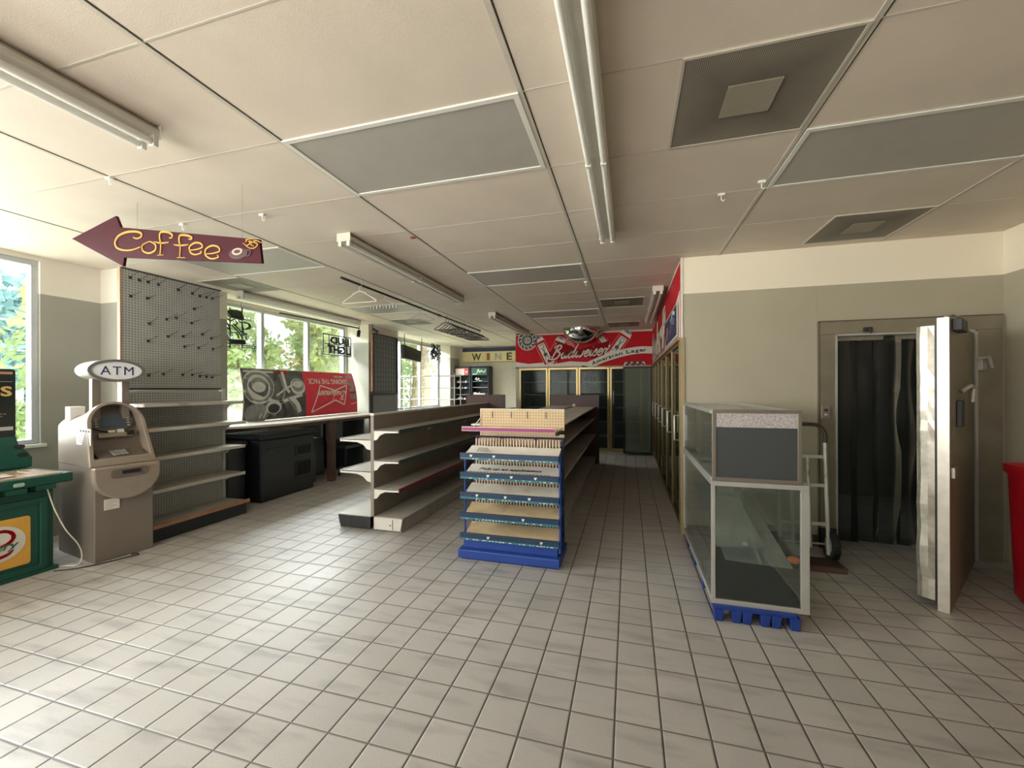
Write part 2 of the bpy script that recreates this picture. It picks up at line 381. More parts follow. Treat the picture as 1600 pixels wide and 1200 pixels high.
# room behind the camera: storefront wall with glass openings
mb = MB(); mb.box(XW-.1, XR+.1, YS-.12, YS, 0, .45); mb.box(XW-.1, XR+.1, YS-.12, YS, 2.55, ZC)
for a, b in ((XW-.1, -4.9), (-3.1, -3.0), (-1.2, XR+.1)): mb.box(a, b, YS-.12, YS, .45, 2.55)
struct('wall_front', mb, M_wall)
# dark interior of the coolers
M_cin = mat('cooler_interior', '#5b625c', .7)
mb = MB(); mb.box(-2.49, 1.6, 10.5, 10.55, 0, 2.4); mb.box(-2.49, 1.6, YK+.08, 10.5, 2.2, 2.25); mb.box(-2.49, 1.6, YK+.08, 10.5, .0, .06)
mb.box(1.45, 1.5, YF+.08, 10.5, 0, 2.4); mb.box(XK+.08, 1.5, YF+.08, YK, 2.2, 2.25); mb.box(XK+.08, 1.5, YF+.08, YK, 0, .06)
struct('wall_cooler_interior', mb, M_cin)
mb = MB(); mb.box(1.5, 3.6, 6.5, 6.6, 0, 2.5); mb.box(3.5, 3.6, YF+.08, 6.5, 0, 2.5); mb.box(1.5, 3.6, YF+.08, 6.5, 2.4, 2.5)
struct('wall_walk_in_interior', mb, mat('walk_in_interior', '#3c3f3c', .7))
# gold-brown corner trim at the cooler corner, grey kick strip
struct('trim_3', MB().box(XK-.012, XK+.03, YF-.035, YF+.02, 0, 1.95), mat('corner_trim', '#9c8c68', .5))
struct('trim_4', MB().box(XK-.006, XK+.015, YF-.03, YF-.02, 1.95, ZC), M_white)
struct('baseboard_walk_in', MB().box(XK+.03, 1.66, YF-.03, YF-.02, 0, .1), mat('vinyl_base', '#4c463d', .5))

# windows
M_glass = glass('window_glass', (.95, .98, .98), .3)
M_mull = mat('window_aluminium', '#b5b9ba', .4, .3, vary=.04)
def window(n, y0, y1, mulls):
    mb = MB(); xa, xb = XW-.11, XW-.03
    mb.box(xa, xb, y0, y1, SILL, SILL+.045); mb.box(xa, xb, y0, y1, WT-.05, WT); mb.box(xa, xb, y0, y0+.05, SILL+.045, WT-.05); mb.box(xa, xb, y1-.05, y1, SILL+.045, WT-.05)
    for y in mulls: mb.box(xa, xb, y-.028, y+.028, SILL+.045, WT-.05)
    o = struct('window_%d' % n, mb, M_mull, bev=.003)
    g = MB().box(XW-.075, XW-.069, y0+.04, y1-.04, SILL+.04, WT-.04).build('window_pane', M_glass, o)
    s = MB().box(XW-.03, XW+.03, y0-.03, y1+.03, SILL-.03, SILL).build('window_sill', M_white, o)
window(1, *W1, (.3, 1.45)); window(2, *W2, (5.08, 6.03)); window(3, *W3, (9.1, 10.1))

# ================================================================== CEILING FIXTURES
def strip_light(label, x, y0, L, zdrop=0):
    t = T('strip_light', label, 'ceiling light', (x, y0, ZC), 0, 'bare two-tube strip lights on the ceiling')
    F = Frame((0, 0, 0), (1, 0, 0), (0, 0, 1))   # normal -> -y
    h = MB(); prof = [(-.035, -.002), (.035, -.002), (.062, -.03), (.062, -.052), (.03, -.066), (-.03, -.066), (-.062, -.052), (-.062, -.03)]
    h.prism(F, prof, 0, -L); h.box(-.066, .066, -.004, 0, -.07, -.001); h.box(-.066, .066, L, L+.004, -.07, -.001); h.build('housing', M_fix, t, bev=.002)
    for sx in (-1, 1):
        MB().tube([(sx*.04, .03, -.088), (sx*.04, L/2-.01, -.088)], .0165, 12).tube([(sx*.04, L/2+.01, -.088), (sx*.04, L-.03, -.088)], .0165, 12).build('tube', M_tube, t, smooth_=True)
    for yy in (.0, L/2-.012, L-.025):
        for sx in (-1, 1):
            MB().box(sx*.04-.016, sx*.04+.016, yy, yy+.025, -.108, -.055).build('lamp_holder', M_white, t, bev=.004)
    return t
strip_light('bare strip light at upper left, above the maroon arrow sign', -2.27, -.97, 2.42)
strip_light('bare strip light beside the hanging rod, in the middle of the ceiling', -2.27, 2.86, 2.42)
strip_light('small far strip light ending at the red banner above the back cooler doors', -2.22, 6.5, 2.42)
strip_light('large bare two-tube strip light running from the top edge of the photo, nearest the camera', -.165, 1.0, 2.42)
strip_light('strip light tight against the red banner over the right-hand cooler doors', .36, 5.42, 2.42)
strip_light('strip light above the window with the two neon signs', -4.9, 4.15, 2.42)

def lens_mat():
    m = mat('prismatic_light_lens', '#aaa49b', .35, vary=.03, bump=.3, bscale=400); return m
def troffer(label, x0, y0, fr=M_tbar):
    t = T('recessed_ceiling_light', label, 'ceiling light', (x0, y0, ZC), 0, 'unlit recessed ceiling lights with a grey lens')
    F = Frame((0, 0, 0), (1, 0, 0), (0, 1, 0))
    MB().rframe(F, .0, 1.28, .0, .625, .028, -.008, .01).build('frame', M_white, t, bev=.002)
    MB().box(.026, 1.254, .026, .6, -.003, .003).build('lens', lens_mat(), t)
troffer('large grey recessed light in the middle of the ceiling, nearest the camera', -1.74, 1.71)
troffer('grey recessed light beyond the near one, beside the end of the bare strip light', -1.74, 4.225)
troffer('farthest grey recessed light, in front of the mirror dome', -1.74, 6.70)
troffer('grey recessed light at the right edge of the photo, above the walk-in cooler door', .86, 2.345)
troffer('recessed light behind the tail of the maroon arrow sign', -4.33, 2.97)
troffer('pale recessed light above the white hangers on the rod', -4.33, 5.48)

def vent_mat():
    m = dots('perforated_vent_face', '#9b9384', '#39342b', ('X', 'Y'), .0075, .33, .6); nt = m.node_tree; L = nt.links.new; b = nt.nodes['Principled BSDF']
    src = b.inputs['Base Color'].links[0].from_socket; tc = N(nt, 'ShaderNodeTexCoord'); s = N(nt, 'ShaderNodeSeparateXYZ'); L(tc.outputs['Object'], s.inputs[0])
    n = N(nt, 'ShaderNodeTexNoise'); n.inputs['Scale'].default_value = 5; L(tc.outputs['Object'], n.inputs['Vector'])
    ax = math_(nt, 'ABSOLUTE', math_(nt, 'SUBTRACT', s.outputs[0], .305)); ay = math_(nt, 'ABSOLUTE', math_(nt, 'SUBTRACT', s.outputs[1], .305))
    d = math_(nt, 'ADD', math_(nt, 'MAXIMUM', ax, ay), math_(nt, 'MULTIPLY', math_(nt, 'SUBTRACT', n.outputs[0], .5), .12))
    r = N(nt, 'ShaderNodeMapRange'); r.inputs[1].default_value = .12; r.inputs[2].default_value = .27; r.inputs[3].default_value = .62; r.inputs[4].default_value = .12; L(d, r.inputs[0])
    mx = N(nt, 'ShaderNodeMixRGB'); L(r.outputs[0], mx.inputs[0]); L(src, mx.inputs[1]); mx.inputs[2].default_value = (.075, .062, .05, 1); L(mx.outputs[0], b.inputs['Base Color'])
    return m
M_vent = vent_mat(); M_ventc = dots('vent_centre_plate', '#a39b8a', '#57503f', ('X', 'Y'), .0075, .3, .6)
def vent(label, x0, y0):
    t = T('ceiling_vent', label, 'ceiling vent', (x0, y0, ZC), 0, 'square perforated ceiling vents')
    F = Frame((0, 0, 0), (1, 0, 0), (0, 1, 0))
    MB().box(0, .61, 0, .61, -.004, .004).build('grille', M_vent, t)
    MB().rframe(F, -.008, .618, -.008, .618, .012, -.007, .006).build('frame', M_tbar, t)
    MB().box(.20, .41, .20, .41, -.009, -.004).build('centre_plate', M_ventc, t)
vent('large dirty perforated vent right of the nearest strip light', .215, 1.72)
vent('dirty square vent at right, above the walk-in cooler wall', 1.51, 3.60)
vent('small square vent in front of the dark grid panel by the windows', -4.34, 6.72)
vent('square vent above the tall pegboard, beside the first neon sign', -4.95, 3.66)
vent('square vent above the aisle, left of the strip light at the right banner', -.40, 6.02)
vent('farthest square vent, above the black-framed glass door', -.40, 8.2)

# small ceiling clips
M_clip = mat('clip_white', '#e8e6e0', .4)
tag(MB().box(-.02, .02, -.012, .012, -.012, 0).tube([(0,0,-.01),(0,0,-.04),(.012,0,-.05),(.02,0,-.04)], .003, 6).build('ceiling_hook', M_clip), 'small white hook on the ceiling bar left of the arrow sign', 'hook', 'small white ceiling hooks')
h0 = bpy.data.objects['ceiling_hook']; p = onz(171, 277, ZC); h0.location = p
for (u, v), lb in zip(((285, 350), (410, 335), (1127, 303), (915, 440), (1190, 283)), ('small white hook above the letters of the arrow sign', 'small white hook above the tail of the arrow sign', 'small white hook right of the nearest strip light', 'small white hook beside the second recessed light', 'small white hook on the grid bar below the large dirty vent')):
    c = h0.copy(); COL.objects.link(c); c.location = onz(u, v, ZC); c['label'] = lb
o = tag(MB().box(-.02, .02, -.012, .012, -.014, 0).build('ceiling_clip', mat('rust_red', '#7c2e1b', .5), bev=.003), 'small rust-red clip on the ceiling bar near the middle strip light', 'clip'); o.location = onz(645, 370, ZC)

# ================================================================== ARROW SIGN
YA = 2.0
t = T('arrow_sign', 'maroon arrow sign with yellow handwritten Coffee hanging from the ceiling', 'sign', (-2.9, YA, 2.45))
F = Frame((-2.9, YA, 2.45), (1, 0, 0), (0, 0, 1))     # normal -> -y (towards the room front)
def q(u, v): p = ony(u, v, YA); return (p.x+2.9, p.z-2.45)
OUT = [q(112, 373), q(192, 416), q(194, 402), q(409, 411), q(405, 374), q(188, 355), q(181, 337)]
FL = Frame((0, 0, 0), (1, 0, 0), (0, 0, 1))
MB().prism(FL, OUT, 0, -.018).build('board', M_maroon, t, bev=.002)
def C(x, y): return q(x/4, 320+y/4)      # letters traced from a 4x enlargement
mb = MB()
def st(P, w=7, **k): mb.stroke(FL, [C(*p) for p in P], (lambda a: w*.0010*(.75+.9*math.sin(PI*a))) , .0, .004, **k)
st([(835, 205), (860, 212), (885, 200), (885, 180), (850, 168), (795, 172), (745, 195), (722, 235), (735, 270), (780, 285), (830, 282), (880, 265)], 9)
st([(930, 232), (893, 255), (898, 290), (935, 303), (972, 285), (975, 252), (945, 232), (928, 233)], 7)
st([(1060, 208), (1075, 206), (1080, 190), (1050, 172), (1010, 172), (1000, 200), (1008, 250), (1003, 315)], 8); st([(965, 232), (1010, 240), (1058, 235)], 6); st([(985, 316), (1025, 314)], 5)
st([(1180, 214), (1198, 216), (1200, 204), (1170, 192), (1130, 192), (1122, 220), (1130, 270), (1125, 330)], 8); st([(1088, 250), (1130, 255), (1180, 250)], 6); st([(1108, 331), (1160, 331)], 5)
st([(1185, 285), (1230, 280), (1268, 265), (1255, 242), (1218, 240), (1188, 265), (1195, 300), (1225, 312), (1262, 300), (1255, 290)], 7)
st([(1288, 308), (1330, 305), (1375, 290), (1362, 262), (1322, 258), (1288, 282), (1290, 318), (1325, 338), (1368, 328), (1360, 315)], 7)
mb.build('lettering', M_yel, t)
mb = MB(); st([(1520, 240), (1545, 255), (1565, 240), (1550, 225), (1535, 235)], 4); st([(1600, 215), (1560, 215), (1540, 222), (1590, 235), (1612, 250), (1590, 272), (1560, 270), (1540, 258)], 4); st([(1640, 240), (1600, 225), (1570, 245), (1590, 262)], 4)
mb.build('steam_drawing', M_yel, t)
mb = MB(); c1 = C(1490, 305); mb.disc(FL, c1[0], c1[1], .075, .035, 0, .003, 0); mb.disc(FL, c1[0]-.005, c1[1]+.012, .042, .022, .003, .005, 1); mb.disc(FL, c1[0]-.005, c1[1]+.012, .026, .012, .005, .006, 0)
mb.stroke(FL, [(c1[0]+.06, c1[1]+.015), (c1[0]+.1, c1[1]+.01), (c1[0]+.09, c1[1]-.02), (c1[0]+.06, c1[1]-.02)], .008, 0, .004, 0)
mb.build('cup_drawing', [mat('cup_brown', '#38151c', .5), mat('cup_foam', '#b79a85', .5)], t)
for u, v in ((212, 359), (377, 374)):
    a = q(u, v); MB().tube([(a[0], .009, a[1]-.005), (a[0], .009, ZC-2.45)], .0012, 5).build('hanging_wire', M_steel, t)

# ================================================================== CASH MACHINE
M_atm = mat('atm_beige_grey', '#7f766c', .4, .25, vary=.05, scale=4); M_atml = mat('atm_light_trim', '#978b7d', .36, .25, vary=.05)
M_atmd = mat('atm_recess', '#6b6058', .45, .15, vary=.08)
t = T('cash_machine', 'beige-grey cash machine with an oval ATM sign, by the first window', 'cash machine', (-4.28, 2.31, 0), -.168)
Wd = .40
MB().box(-.70, 0, 0, Wd, 0, .80).build('cabinet', M_atm, t, bev=.008)
# side profile of the head (x depth, z up), hood ring leans back
ZB = .80; lean = .20
def arch(w, z0, z1, n=18, pad=0):
    # arched outline in local (y,z'): from bottom-left up over to bottom-right
    h = z1-z0; r = w/2; P = [(r+pad-pad*0, z0)]
    P = []
    for i in range(n+1):
        a = PI*i/n; P.append((-math.cos(a)*(w/2)*(1 if True else 0), z1-h*.36+math.sin(a)*h*.36))
    return [(-w/2*1.12, z0)]+[(p[0], p[1]) for p in P]+[(w/2*1.12, z0)]
def ring3(pts, xoff): return [( -lean*((z-ZB)/.55)+xoff, Wd/2+y, z) for y, z in pts]
OUTR = arch(.40, ZB, 1.345); INR = [(y*.84, ZB+.065+(z-ZB)*.84) for y, z in OUTR]
mb = MB(); n = len(OUTR)
A0 = ring3(OUTR, .0); A1 = ring3(INR, .0); A2 = ring3(INR, -.13); A3 = ring3(OUTR, -.03)
vs = A0+A1+A2+A3; fs = []
for i in range(n):
    j = (i+1) % n
    fs += [(i, j, n+j, n+i), (n+i, n+j, 2*n+j, 2*n+i), (j, i, 3*n+i, 3*n+j)]
mb.add(vs, fs); mb.build('hood_rim', M_atml, t, bev=.006)
# body behind the rim lofts back to a lower, flatter outline
BK = [(-.70, y+Wd/2, ZB+(z-ZB)*(.80 if z > ZB else 1)) for y, z in [(max(-.2, min(.2, y*1.05)), min(z, 1.30)) for y, z in OUTR]]
MD = [(-.38, y+Wd/2, ZB+(z-ZB)*.86) for y, z in [(max(-.2, min(.2, y*1.03)), z) for y, z in OUTR]]
mb = MB(); vs = A3+MD+BK; fs = []
for k in (0, 1):
    for i in range(n):
        j = (i+1) % n; fs.append((k*n+j, k*n+i, (k+1)*n+i, (k+1)*n+j))
fs.append(tuple(range(2*n, 3*n))); mb.add(vs, fs); mb.build('head_shell', M_atm, t, smooth_=True)
# recessed face
def fc(a, b, dx=0): return (-lean*((b-ZB)/.55)+dx, Wd/2+a, b)
mb = MB(); mb.add(ring3(INR, -.125), [tuple(range(n))]); mb.build('recess_panel', M_atmd, t)
FA = Frame(fc(0, 1.10, -.12), (0, 1, 0), Vector(fc(0, 1.3))-Vector(fc(0, 1.0)))
MB().disc(FA, 0, .055, .145, .085, 0, .018).build('screen_bezel', mat('bezel_charcoal', '#4a4c50', .35), t)
sc = MB().prism(FA, rrect(-.075, .07, .015, .105, .008), .018, .022).build('screen', mat('screen_slate', '#3a4557', .12), t)
mb = MB()
for s_ in (-1, 1):
    for k in range(4): mb.prism(FA, rrect(s_*.108-.010, s_*.108+.010, .018+k*.024, .027+k*.024, .003), .018, .023)
mb.build('screen_button', M_alu, t)
MB().prism(FA, rrect(-.11, .12, -.085, -.045, .006), 0, .03).build('receipt_ledge', M_atml, t, bev=.003)
MB().fbox(FA, .08, .13, -.075, -.035, .03, .05).build('card_slot', M_black, t, bev=.003)
mb = MB(); mb.prism(FA, rrect(-.04, .01, -.04, -.018, .003), 0, .02, 0); mb.prism(FA, rrect(.02, .07, -.044, -.012, .003), 0, .02, 1); mb.build('sticker', [mat('pale_label', '#cfc9a8', .5), M_g3], t)
MB().add([fc(-.155, ZB+.07, -.005), fc(.155, ZB+.07, -.005), fc(.15, ZB+.12, -.12), fc(-.15, ZB+.12, -.12), fc(-.155, ZB+.05, -.005), fc(.155, ZB+.05, -.005), fc(.15, ZB+.1, -.12), fc(-.15, ZB+.1, -.12)], [(0,1,2,3),(0,4,5,1),(1,5,6,2),(3,2,6,7),(0,3,7,4)]).build('keypad_shelf', M_atmd, t)
mb = MB()
for i in range(4):
    for j in range(4):
        a = -.05+j*.027; k = i*.022; z = ZB+.082+k*.42; x = fc(0, z)[0]-.02-k*.9
        mb.box(x-.009, x+.009, Wd/2+a-.011, Wd/2+a+.011, z, z+.008)
mb.build('keypad', M_alu, t)
# rounded apron with cash slot
FP = Frame((.0, Wd/2, .80), (0, 1, 0), (0, 0, 1))
D = [(.225, 0)]+[(.225*math.cos(a), -.08-.21*math.sin(a)) for a in [PI*i/20 for i in range(21)]]+[(-.225, 0)]
ap = MB().prism(FP, D, 0, .07).build('cash_apron', M_atml, t, bev=.012)
ap2 = MB().prism(FP, rrect(-.12, .13, -.10, -.025, .025), .065, .078).build('dispenser_surround', M_atmd, ap, bev=.004)
MB().prism(FP, rrect(-.05, .075, -.07, -.04, .006), .078, .084).build('cash_slot', M_black, ap)
MB().fbox(FP, .15, .175, -.055, -.03, .07, .074).build('lock_plate', M_copper, ap)
# seam, notices
MB().box(-.702, .002, -.0015, .0, .795, .80).build('seam', M_black, t)
FN = Frame((.0, 0.06, .475), (0, 1, 0), (0, 0, 1))
nn = MB().fbox(FN, 0, .10, -.045, .045, .001, .004).build('notice_sticker', M_white, t)
mb = MB()
for k in range(7): mb.fbox(FN, .012, .088 if k % 3 else .06, .032-k*.011, .034-k*.011, .004, .0045)
mb.build('notice_lines', M_g2, nn)
FS = Frame((-.32, 0, 1.06), (1, 0, 0), (0, 0, 1))
ss = MB().fbox(FS, 0, .27, -.08, .06, .001, .003).build('side_sticker', M_g3, t)
mb = MB()
for k in range(4): mb.fbox(FS, .07+k*.05, .10+k*.05, .03, .05, .003, .004)
for k in range(6): mb.fbox(FS, .03, .24 if k % 2 else .2, .015-k*.015, .018-k*.015, .003, .004)
mb.build('sticker_print', M_g1, ss)
# sign on two posts
for y in (.07, .27): MB().box(-.30, -.24, y, y+.055, 1.18, 1.56).build('sign_post', M_atm, t, bev=.004)
FO = Frame((-.14, Wd/2+.0, 1.62), (0, 1, 0), (0, 0, 1))
sg = MB().prism(FO, ell(0, 0, .195, .098, 36), -.24, 0).build('sign_box', mat('sign_box_silver', '#a8a7a0', .35, .4), t, smooth_=True)
MB().ring(FO, ell(0, 0, .198, .10, 36), ell(0, 0, .172, .078, 36), -.03, .012).build('sign_rim', mat('sign_rim_grey', '#6f6e69', .4, .2), sg, smooth_=True)
MB().disc(FO, 0, 0, .173, .08, 0, .004, n=36).build('sign_face', mat('sign_face_white', '#dfe2e6', .3), sg)
text('ATM', Frame(FO(0, 0, 0), FO.r, FO.u), .225, .075, mat('sign_ink_blue', '#232a52', .4), sg, 'sign_lettering', off=.004, bold=0, spacing=1.2)
MB().box(-.62, -.52, .02, .12, 1.18, 1.30).build('side_box', M_white, t, bev=.004)

# ================================================================== LOTTERY TERMINAL
t = T('lottery_terminal', 'green lottery play station with a round yellow and white logo, cut by the left edge', 'lottery terminal', (-4.48, 2.19, 0), -.03)
MB().box(-.66, -.02, -.95, -.02, 0, .66).build('body', M_green, t, bev=.012)
FR = Frame((-.02, 0, 0), (0, 1, 0), (0, 0, 1))
MB().rframe(FR, -.93, -.06, .03, .60, .045, 0, .018).build('front_frame', M_green, t, bev=.006)
MB().box(-.68, .0, -.97, .0, 0, .03).build('plinth', M_green, t, bev=.004)
top = MB(); top.prism(Frame((0, 0, .70), (1, 0, 0), (0, 1, 0)), rrect(-.72, .05, -1.02, .07, .02), 0, .075); top.build('table_top', M_green, t, bev=.01)
mb = MB()
for k in range(6): mb.box(-.02, .055, -.95+k*.16, -.84+k*.16, .665, .70)
mb.build('table_rib', M_green, t)
MB().box(-.44, .03, -.97, .01, .775, .782).build('play_slip_mat', mat('play_mat', '#a8907c', .35, vary=.3, scale=30), t)
mb = MB()
for k in range(4): mb.prism(Frame((.07, -.85+k*.2, .735), (0, 1, 0), (0, 0, 1)), rrect(-.03, .03, -.014, .014, .012), 0, .002)
mb.build('table_emblem', mat('pale_green', '#9fb5a6', .4), t)
lg = MB().prism(Frame((-.02, -.31, .29), (0, 1, 0), (0, 0, 1)), rrect(-.20, .155, -.185, .185, .02), 0, .006).build('logo_plate', mat('lottery_yellow', '#d9a545', .4), t)
FG = Frame((-.02, -.335, .30), (0, 1, 0), (0, 0, 1))
MB().disc(FG, 0, 0, .155, .135, .006, .008).build('logo_disc', M_white, lg)
mb = MB()
for k, a in enumerate((.2, .9, 1.6, 2.3)): mb.stroke(FG, [(.02+.07*math.cos(a-2.2+s_*.5), .04+.055*math.sin(a-2.2+s_*.5)) for s_ in range(6)], lambda q_: .004+.02*math.sin(PI*q_), .008, .010, k % 2)
mb.stroke(FG, [(-.10, -.07), (-.03, -.10), (.05, -.09), (.09, -.06)], lambda q_: .004+.02*math.sin(PI*q_), .008, .010, 1)
mb.build('logo_swirl', [M_red, M_deepred], lg)
text('Lottery', Frame(FG(-.02, -.03), FG.r, FG.u+FG.r*.12), .27, .075, mat('lottery_green', '#2b6a50', .4), lg, 'logo_lettering', off=.010, shear=.25, bold=.015)
# back board
BB = MB(); BB.prism(Frame((-.66, 0, 0), (0, 1, 0), (0, 0, 1)), [(-.95, .775), (.10, .775), (.10, .86), (.06, .93), (.02, .98), (.0, 1.06), (-.95, 1.06)], 0, .07); BB.build('board_base', M_green, t, bev=.01)
FB = Frame((-.62, .0, 0), (0, 1, 0), (0, 0, 1))
bb = MB().prism(FB, rrect(-.8, .0, 1.05, 1.63, .02), -.03, .03).build('board_panel', mat('board_black_green', '#111917', .3), t, bev=.004)
MB().fbox(FB, -.78, -.02, 1.585, 1.605, .03, .033).build('board_stripe', M_copper, bb)
mb = MB(); mb.fbox(FB, -.78, -.02, 1.52, 1.523, .03, .033); mb.fbox(FB, -.78, -.02, 1.11, 1.14, .03, .04); mb.build('board_line', M_alu, bb)
text('S', Frame(FB(-.055, 1.44), FB.r, FB.u), .065, .085, mat('board_gold', '#b99a58', .4), bb, 'board_lettering', off=.03, bold=.03)
mb = MB()
for k in range(6): mb.fbox(FB, -.07-k*.02, -.058-k*.02, 1.245, 1.252, .03, .032); mb.fbox(FB, -.09-k*.02, -.078-k*.02, 1.225, 1.231, .03, .032)
mb.build('board_small_print', M_copper, bb)
mb = MB(); mb.disc(Frame((-.59, .07, .90), (0, 1, 0), (0, 0, 1)), -.03, -.01, .035, .02, -.001, .003); mb.disc(Frame((-.59, .05, .97), (0, 1, 0), (0, 0, 1)), -.03, -.01, .035, .02, -.001, .003); mb.build('cup_hole', M_black, t)
# loose paper and cord
R_ = Matrix.Translation((-4.48, 2.19, 0)) @ Matrix.Rotation(-.03, 4, 'Z')
mb = MB(); mb.X = R_; mb.add([(-.30, -.42, .785), (-.08, -.46, .785), (-.06, -.22, .79), (-.29, -.18, .785)], [(0,1,2,3)]); mb.add([(-.30, -.42, .783), (-.08, -.46, .783), (-.06, -.22, .788), (-.29, -.18, .783)], [(3,2,1,0)])
tag(mb.build('paper_sheet', M_white), 'white sheet of paper lying on the green lottery table', 'paper')
def cord(name, label, pts, r, m): return tag(MB().tube(smooth(pts, sub=5), r, 8).build(name, m, smooth_=True), label, 'cord')
P = [onx(58, 742, -4.62), onx(72, 760, -4.50), onx(85, 795, -4.46), onx(103, 828, -4.44), onx(122, 850, -4.42), onx(128, 868, -4.43)]
cord('power_cord', 'pale cord hanging from the lottery table down to the floor by the cash machine', [tuple(R_ @ Vector((-.2, -.15, .80)))]+[tuple(p) for p in P]+[tuple(onz(122, 882, .006)), tuple(onz(100, 884, .006)), tuple(onz(88, 886, .006))], .0045, M_cream)
cord('floor_cord', 'black cord lying on the floor in front of the cash machine', [tuple(onz(u, v, .006)) for u, v in ((84, 892), (120, 888), (160, 880), (200, 870), (216, 866), (214, 864), (205, 866))], .005, M_black)
cord('loose_cable', 'tan coiled cable on the lottery table at the left edge', [tuple(R_ @ Vector(p)) for p in ((-.38, -.75, .79), (-.30, -.62, .80), (-.24, -.5, .84), (-.32, -.42, .86), (-.38, -.5, .82), (-.30, -.66, .80), (-.2, -.8, .79))], .005, M_copper)

# ================================================================== SHELVING
M_peg = dots('pegboard_grey', '#a6a7a1', '#2a2b2b', ('Y', 'Z'), .0254, .19)
M_shelf = mat('shelf_enamel', '#b3afa5', .4, vary=.05, dirt=('#6d675c', 5, .5, .55)); M_shw = mat('shelf_white', '#d8d5cc', .4, vary=.03)
M_panel = mat('shelf_back_panel', '#8b8378', .5, vary=.05)
def bracket(F, w, side, d, t_=.02, m=0, mb=None):
    """shelf end bracket lying in plane F (a = outwards, b = up, b=0 shelf top)"""
    mb.prism(F, [(0, 0), (d, 0), (d, -.025), (d*.45, -.03), (d*.25, -.055), (d*.12, -.10), (0, -.11)], 0, t_, m)
t = T('wall_shelf_unit', 'grey pegboard shelf unit with four shelves, between the cash machine and the counter', 'shelf unit', (-4.66, 2.72, 0))
# local: x outwards (+X), y along, z up
WL = 1.03
MB().box(-.02, 0, .02, WL-.02, .12, 1.43).build('lower_pegboard', M_peg, t)
up_ = MB().box(-.03, .005, .0, WL-.06, 1.46, 2.62).build('upper_pegboard', M_peg, t)
MB().box(-.03, .008, -.012, .0, 1.46, 2.62).build('wood_edge', M_copper, up_)
mb = MB(); mb.box(-.03, .012, 0, WL-.05, 1.45, 1.468); mb.box(-.03, .012, 0, WL-.05, 2.612, 2.625); mb.build('pegboard_rail', M_dark, up_)
for y in (0, WL-.035): MB().box(-.05, .012, y, y+.035, 0, 1.46).build('upright', M_shelf, t, bev=.002)
for i, (z, d) in enumerate(((1.315, .30), (1.08, .32), (.80, .31), (.485, .31))):
    mb = MB(); mb.box(0, d, 0, WL, z-.012, z, 0); mb.box(d-.004, d+.006, 0, WL, z-.03, z+.004, 0)
    s_ = mb.build('shelf', M_shelf, t, bev=.002)
    b_ = MB(); bracket(Frame((.012, .01, z-.004), (1, 0, 0), (0, 0, 1)), 0, 0, d-.02, .012, mb=b_); bracket(Frame((.012, WL-.005, z-.004), (1, 0, 0), (0, 0, 1)), 0, 0, d-.02, .012, mb=b_); b_.build('bracket', M_shw, s_)
    if i in (1, 2): MB().box(d+.006, d+.010, .0, .10, z-.028, z+.002).build('price_tag', mat('tag_tan', '#b8a58a', .5), s_)
mb = MB(); mb.box(-.02, .33, 0, WL, .0, .135, 0); mb.build('base', mat('base_dark', '#23272b', .5), t, bev=.004)
mb = MB(); mb.box(0, .335, -.0, WL+.02, .138, .15, 0); mb.build('base_deck', M_shelf, t)
MB().box(.335, .36, -.0, WL+.02, .13, .165).build('deck_edge', M_copper, t)
# peg hooks, each one
hk = MB().tube([(0, 0, 0), (.0, 0, -.0), (.11, 0, .012), (.15, 0, .02)], .0022, 6).box(.002, .006, -.012, .012, -.018, .008).build('peg_hook', M_dark)
tag(hk, 'thin metal peg hook sticking out of the tall grey pegboard', 'hook', 'peg hooks on the tall pegboard')
spots = [(203, 433), (217, 437), (231, 440), (247, 444), (278, 452), (300, 458), (312, 462), (322, 464), (331, 466), (204, 462), (230, 465), (303, 482), (233, 505), (260, 498), (275, 496), (299, 504), (286, 525), (316, 522), (330, 528), (262, 525), (231, 532), (288, 541), (310, 543), (332, 545), (204, 583), (220, 585), (232, 586), (255, 584), (285, 585), (300, 585), (312, 587), (322, 588), (331, 589)]
for i, (u, v) in enumerate(spots):
    c = hk if i == 0 else hk.copy()
    if i: COL.objects.link(c)
    c.location = onx(u, v, -4.653); c.rotation_euler = (0, random.uniform(-.25, .05), random.uniform(-.12, .12))

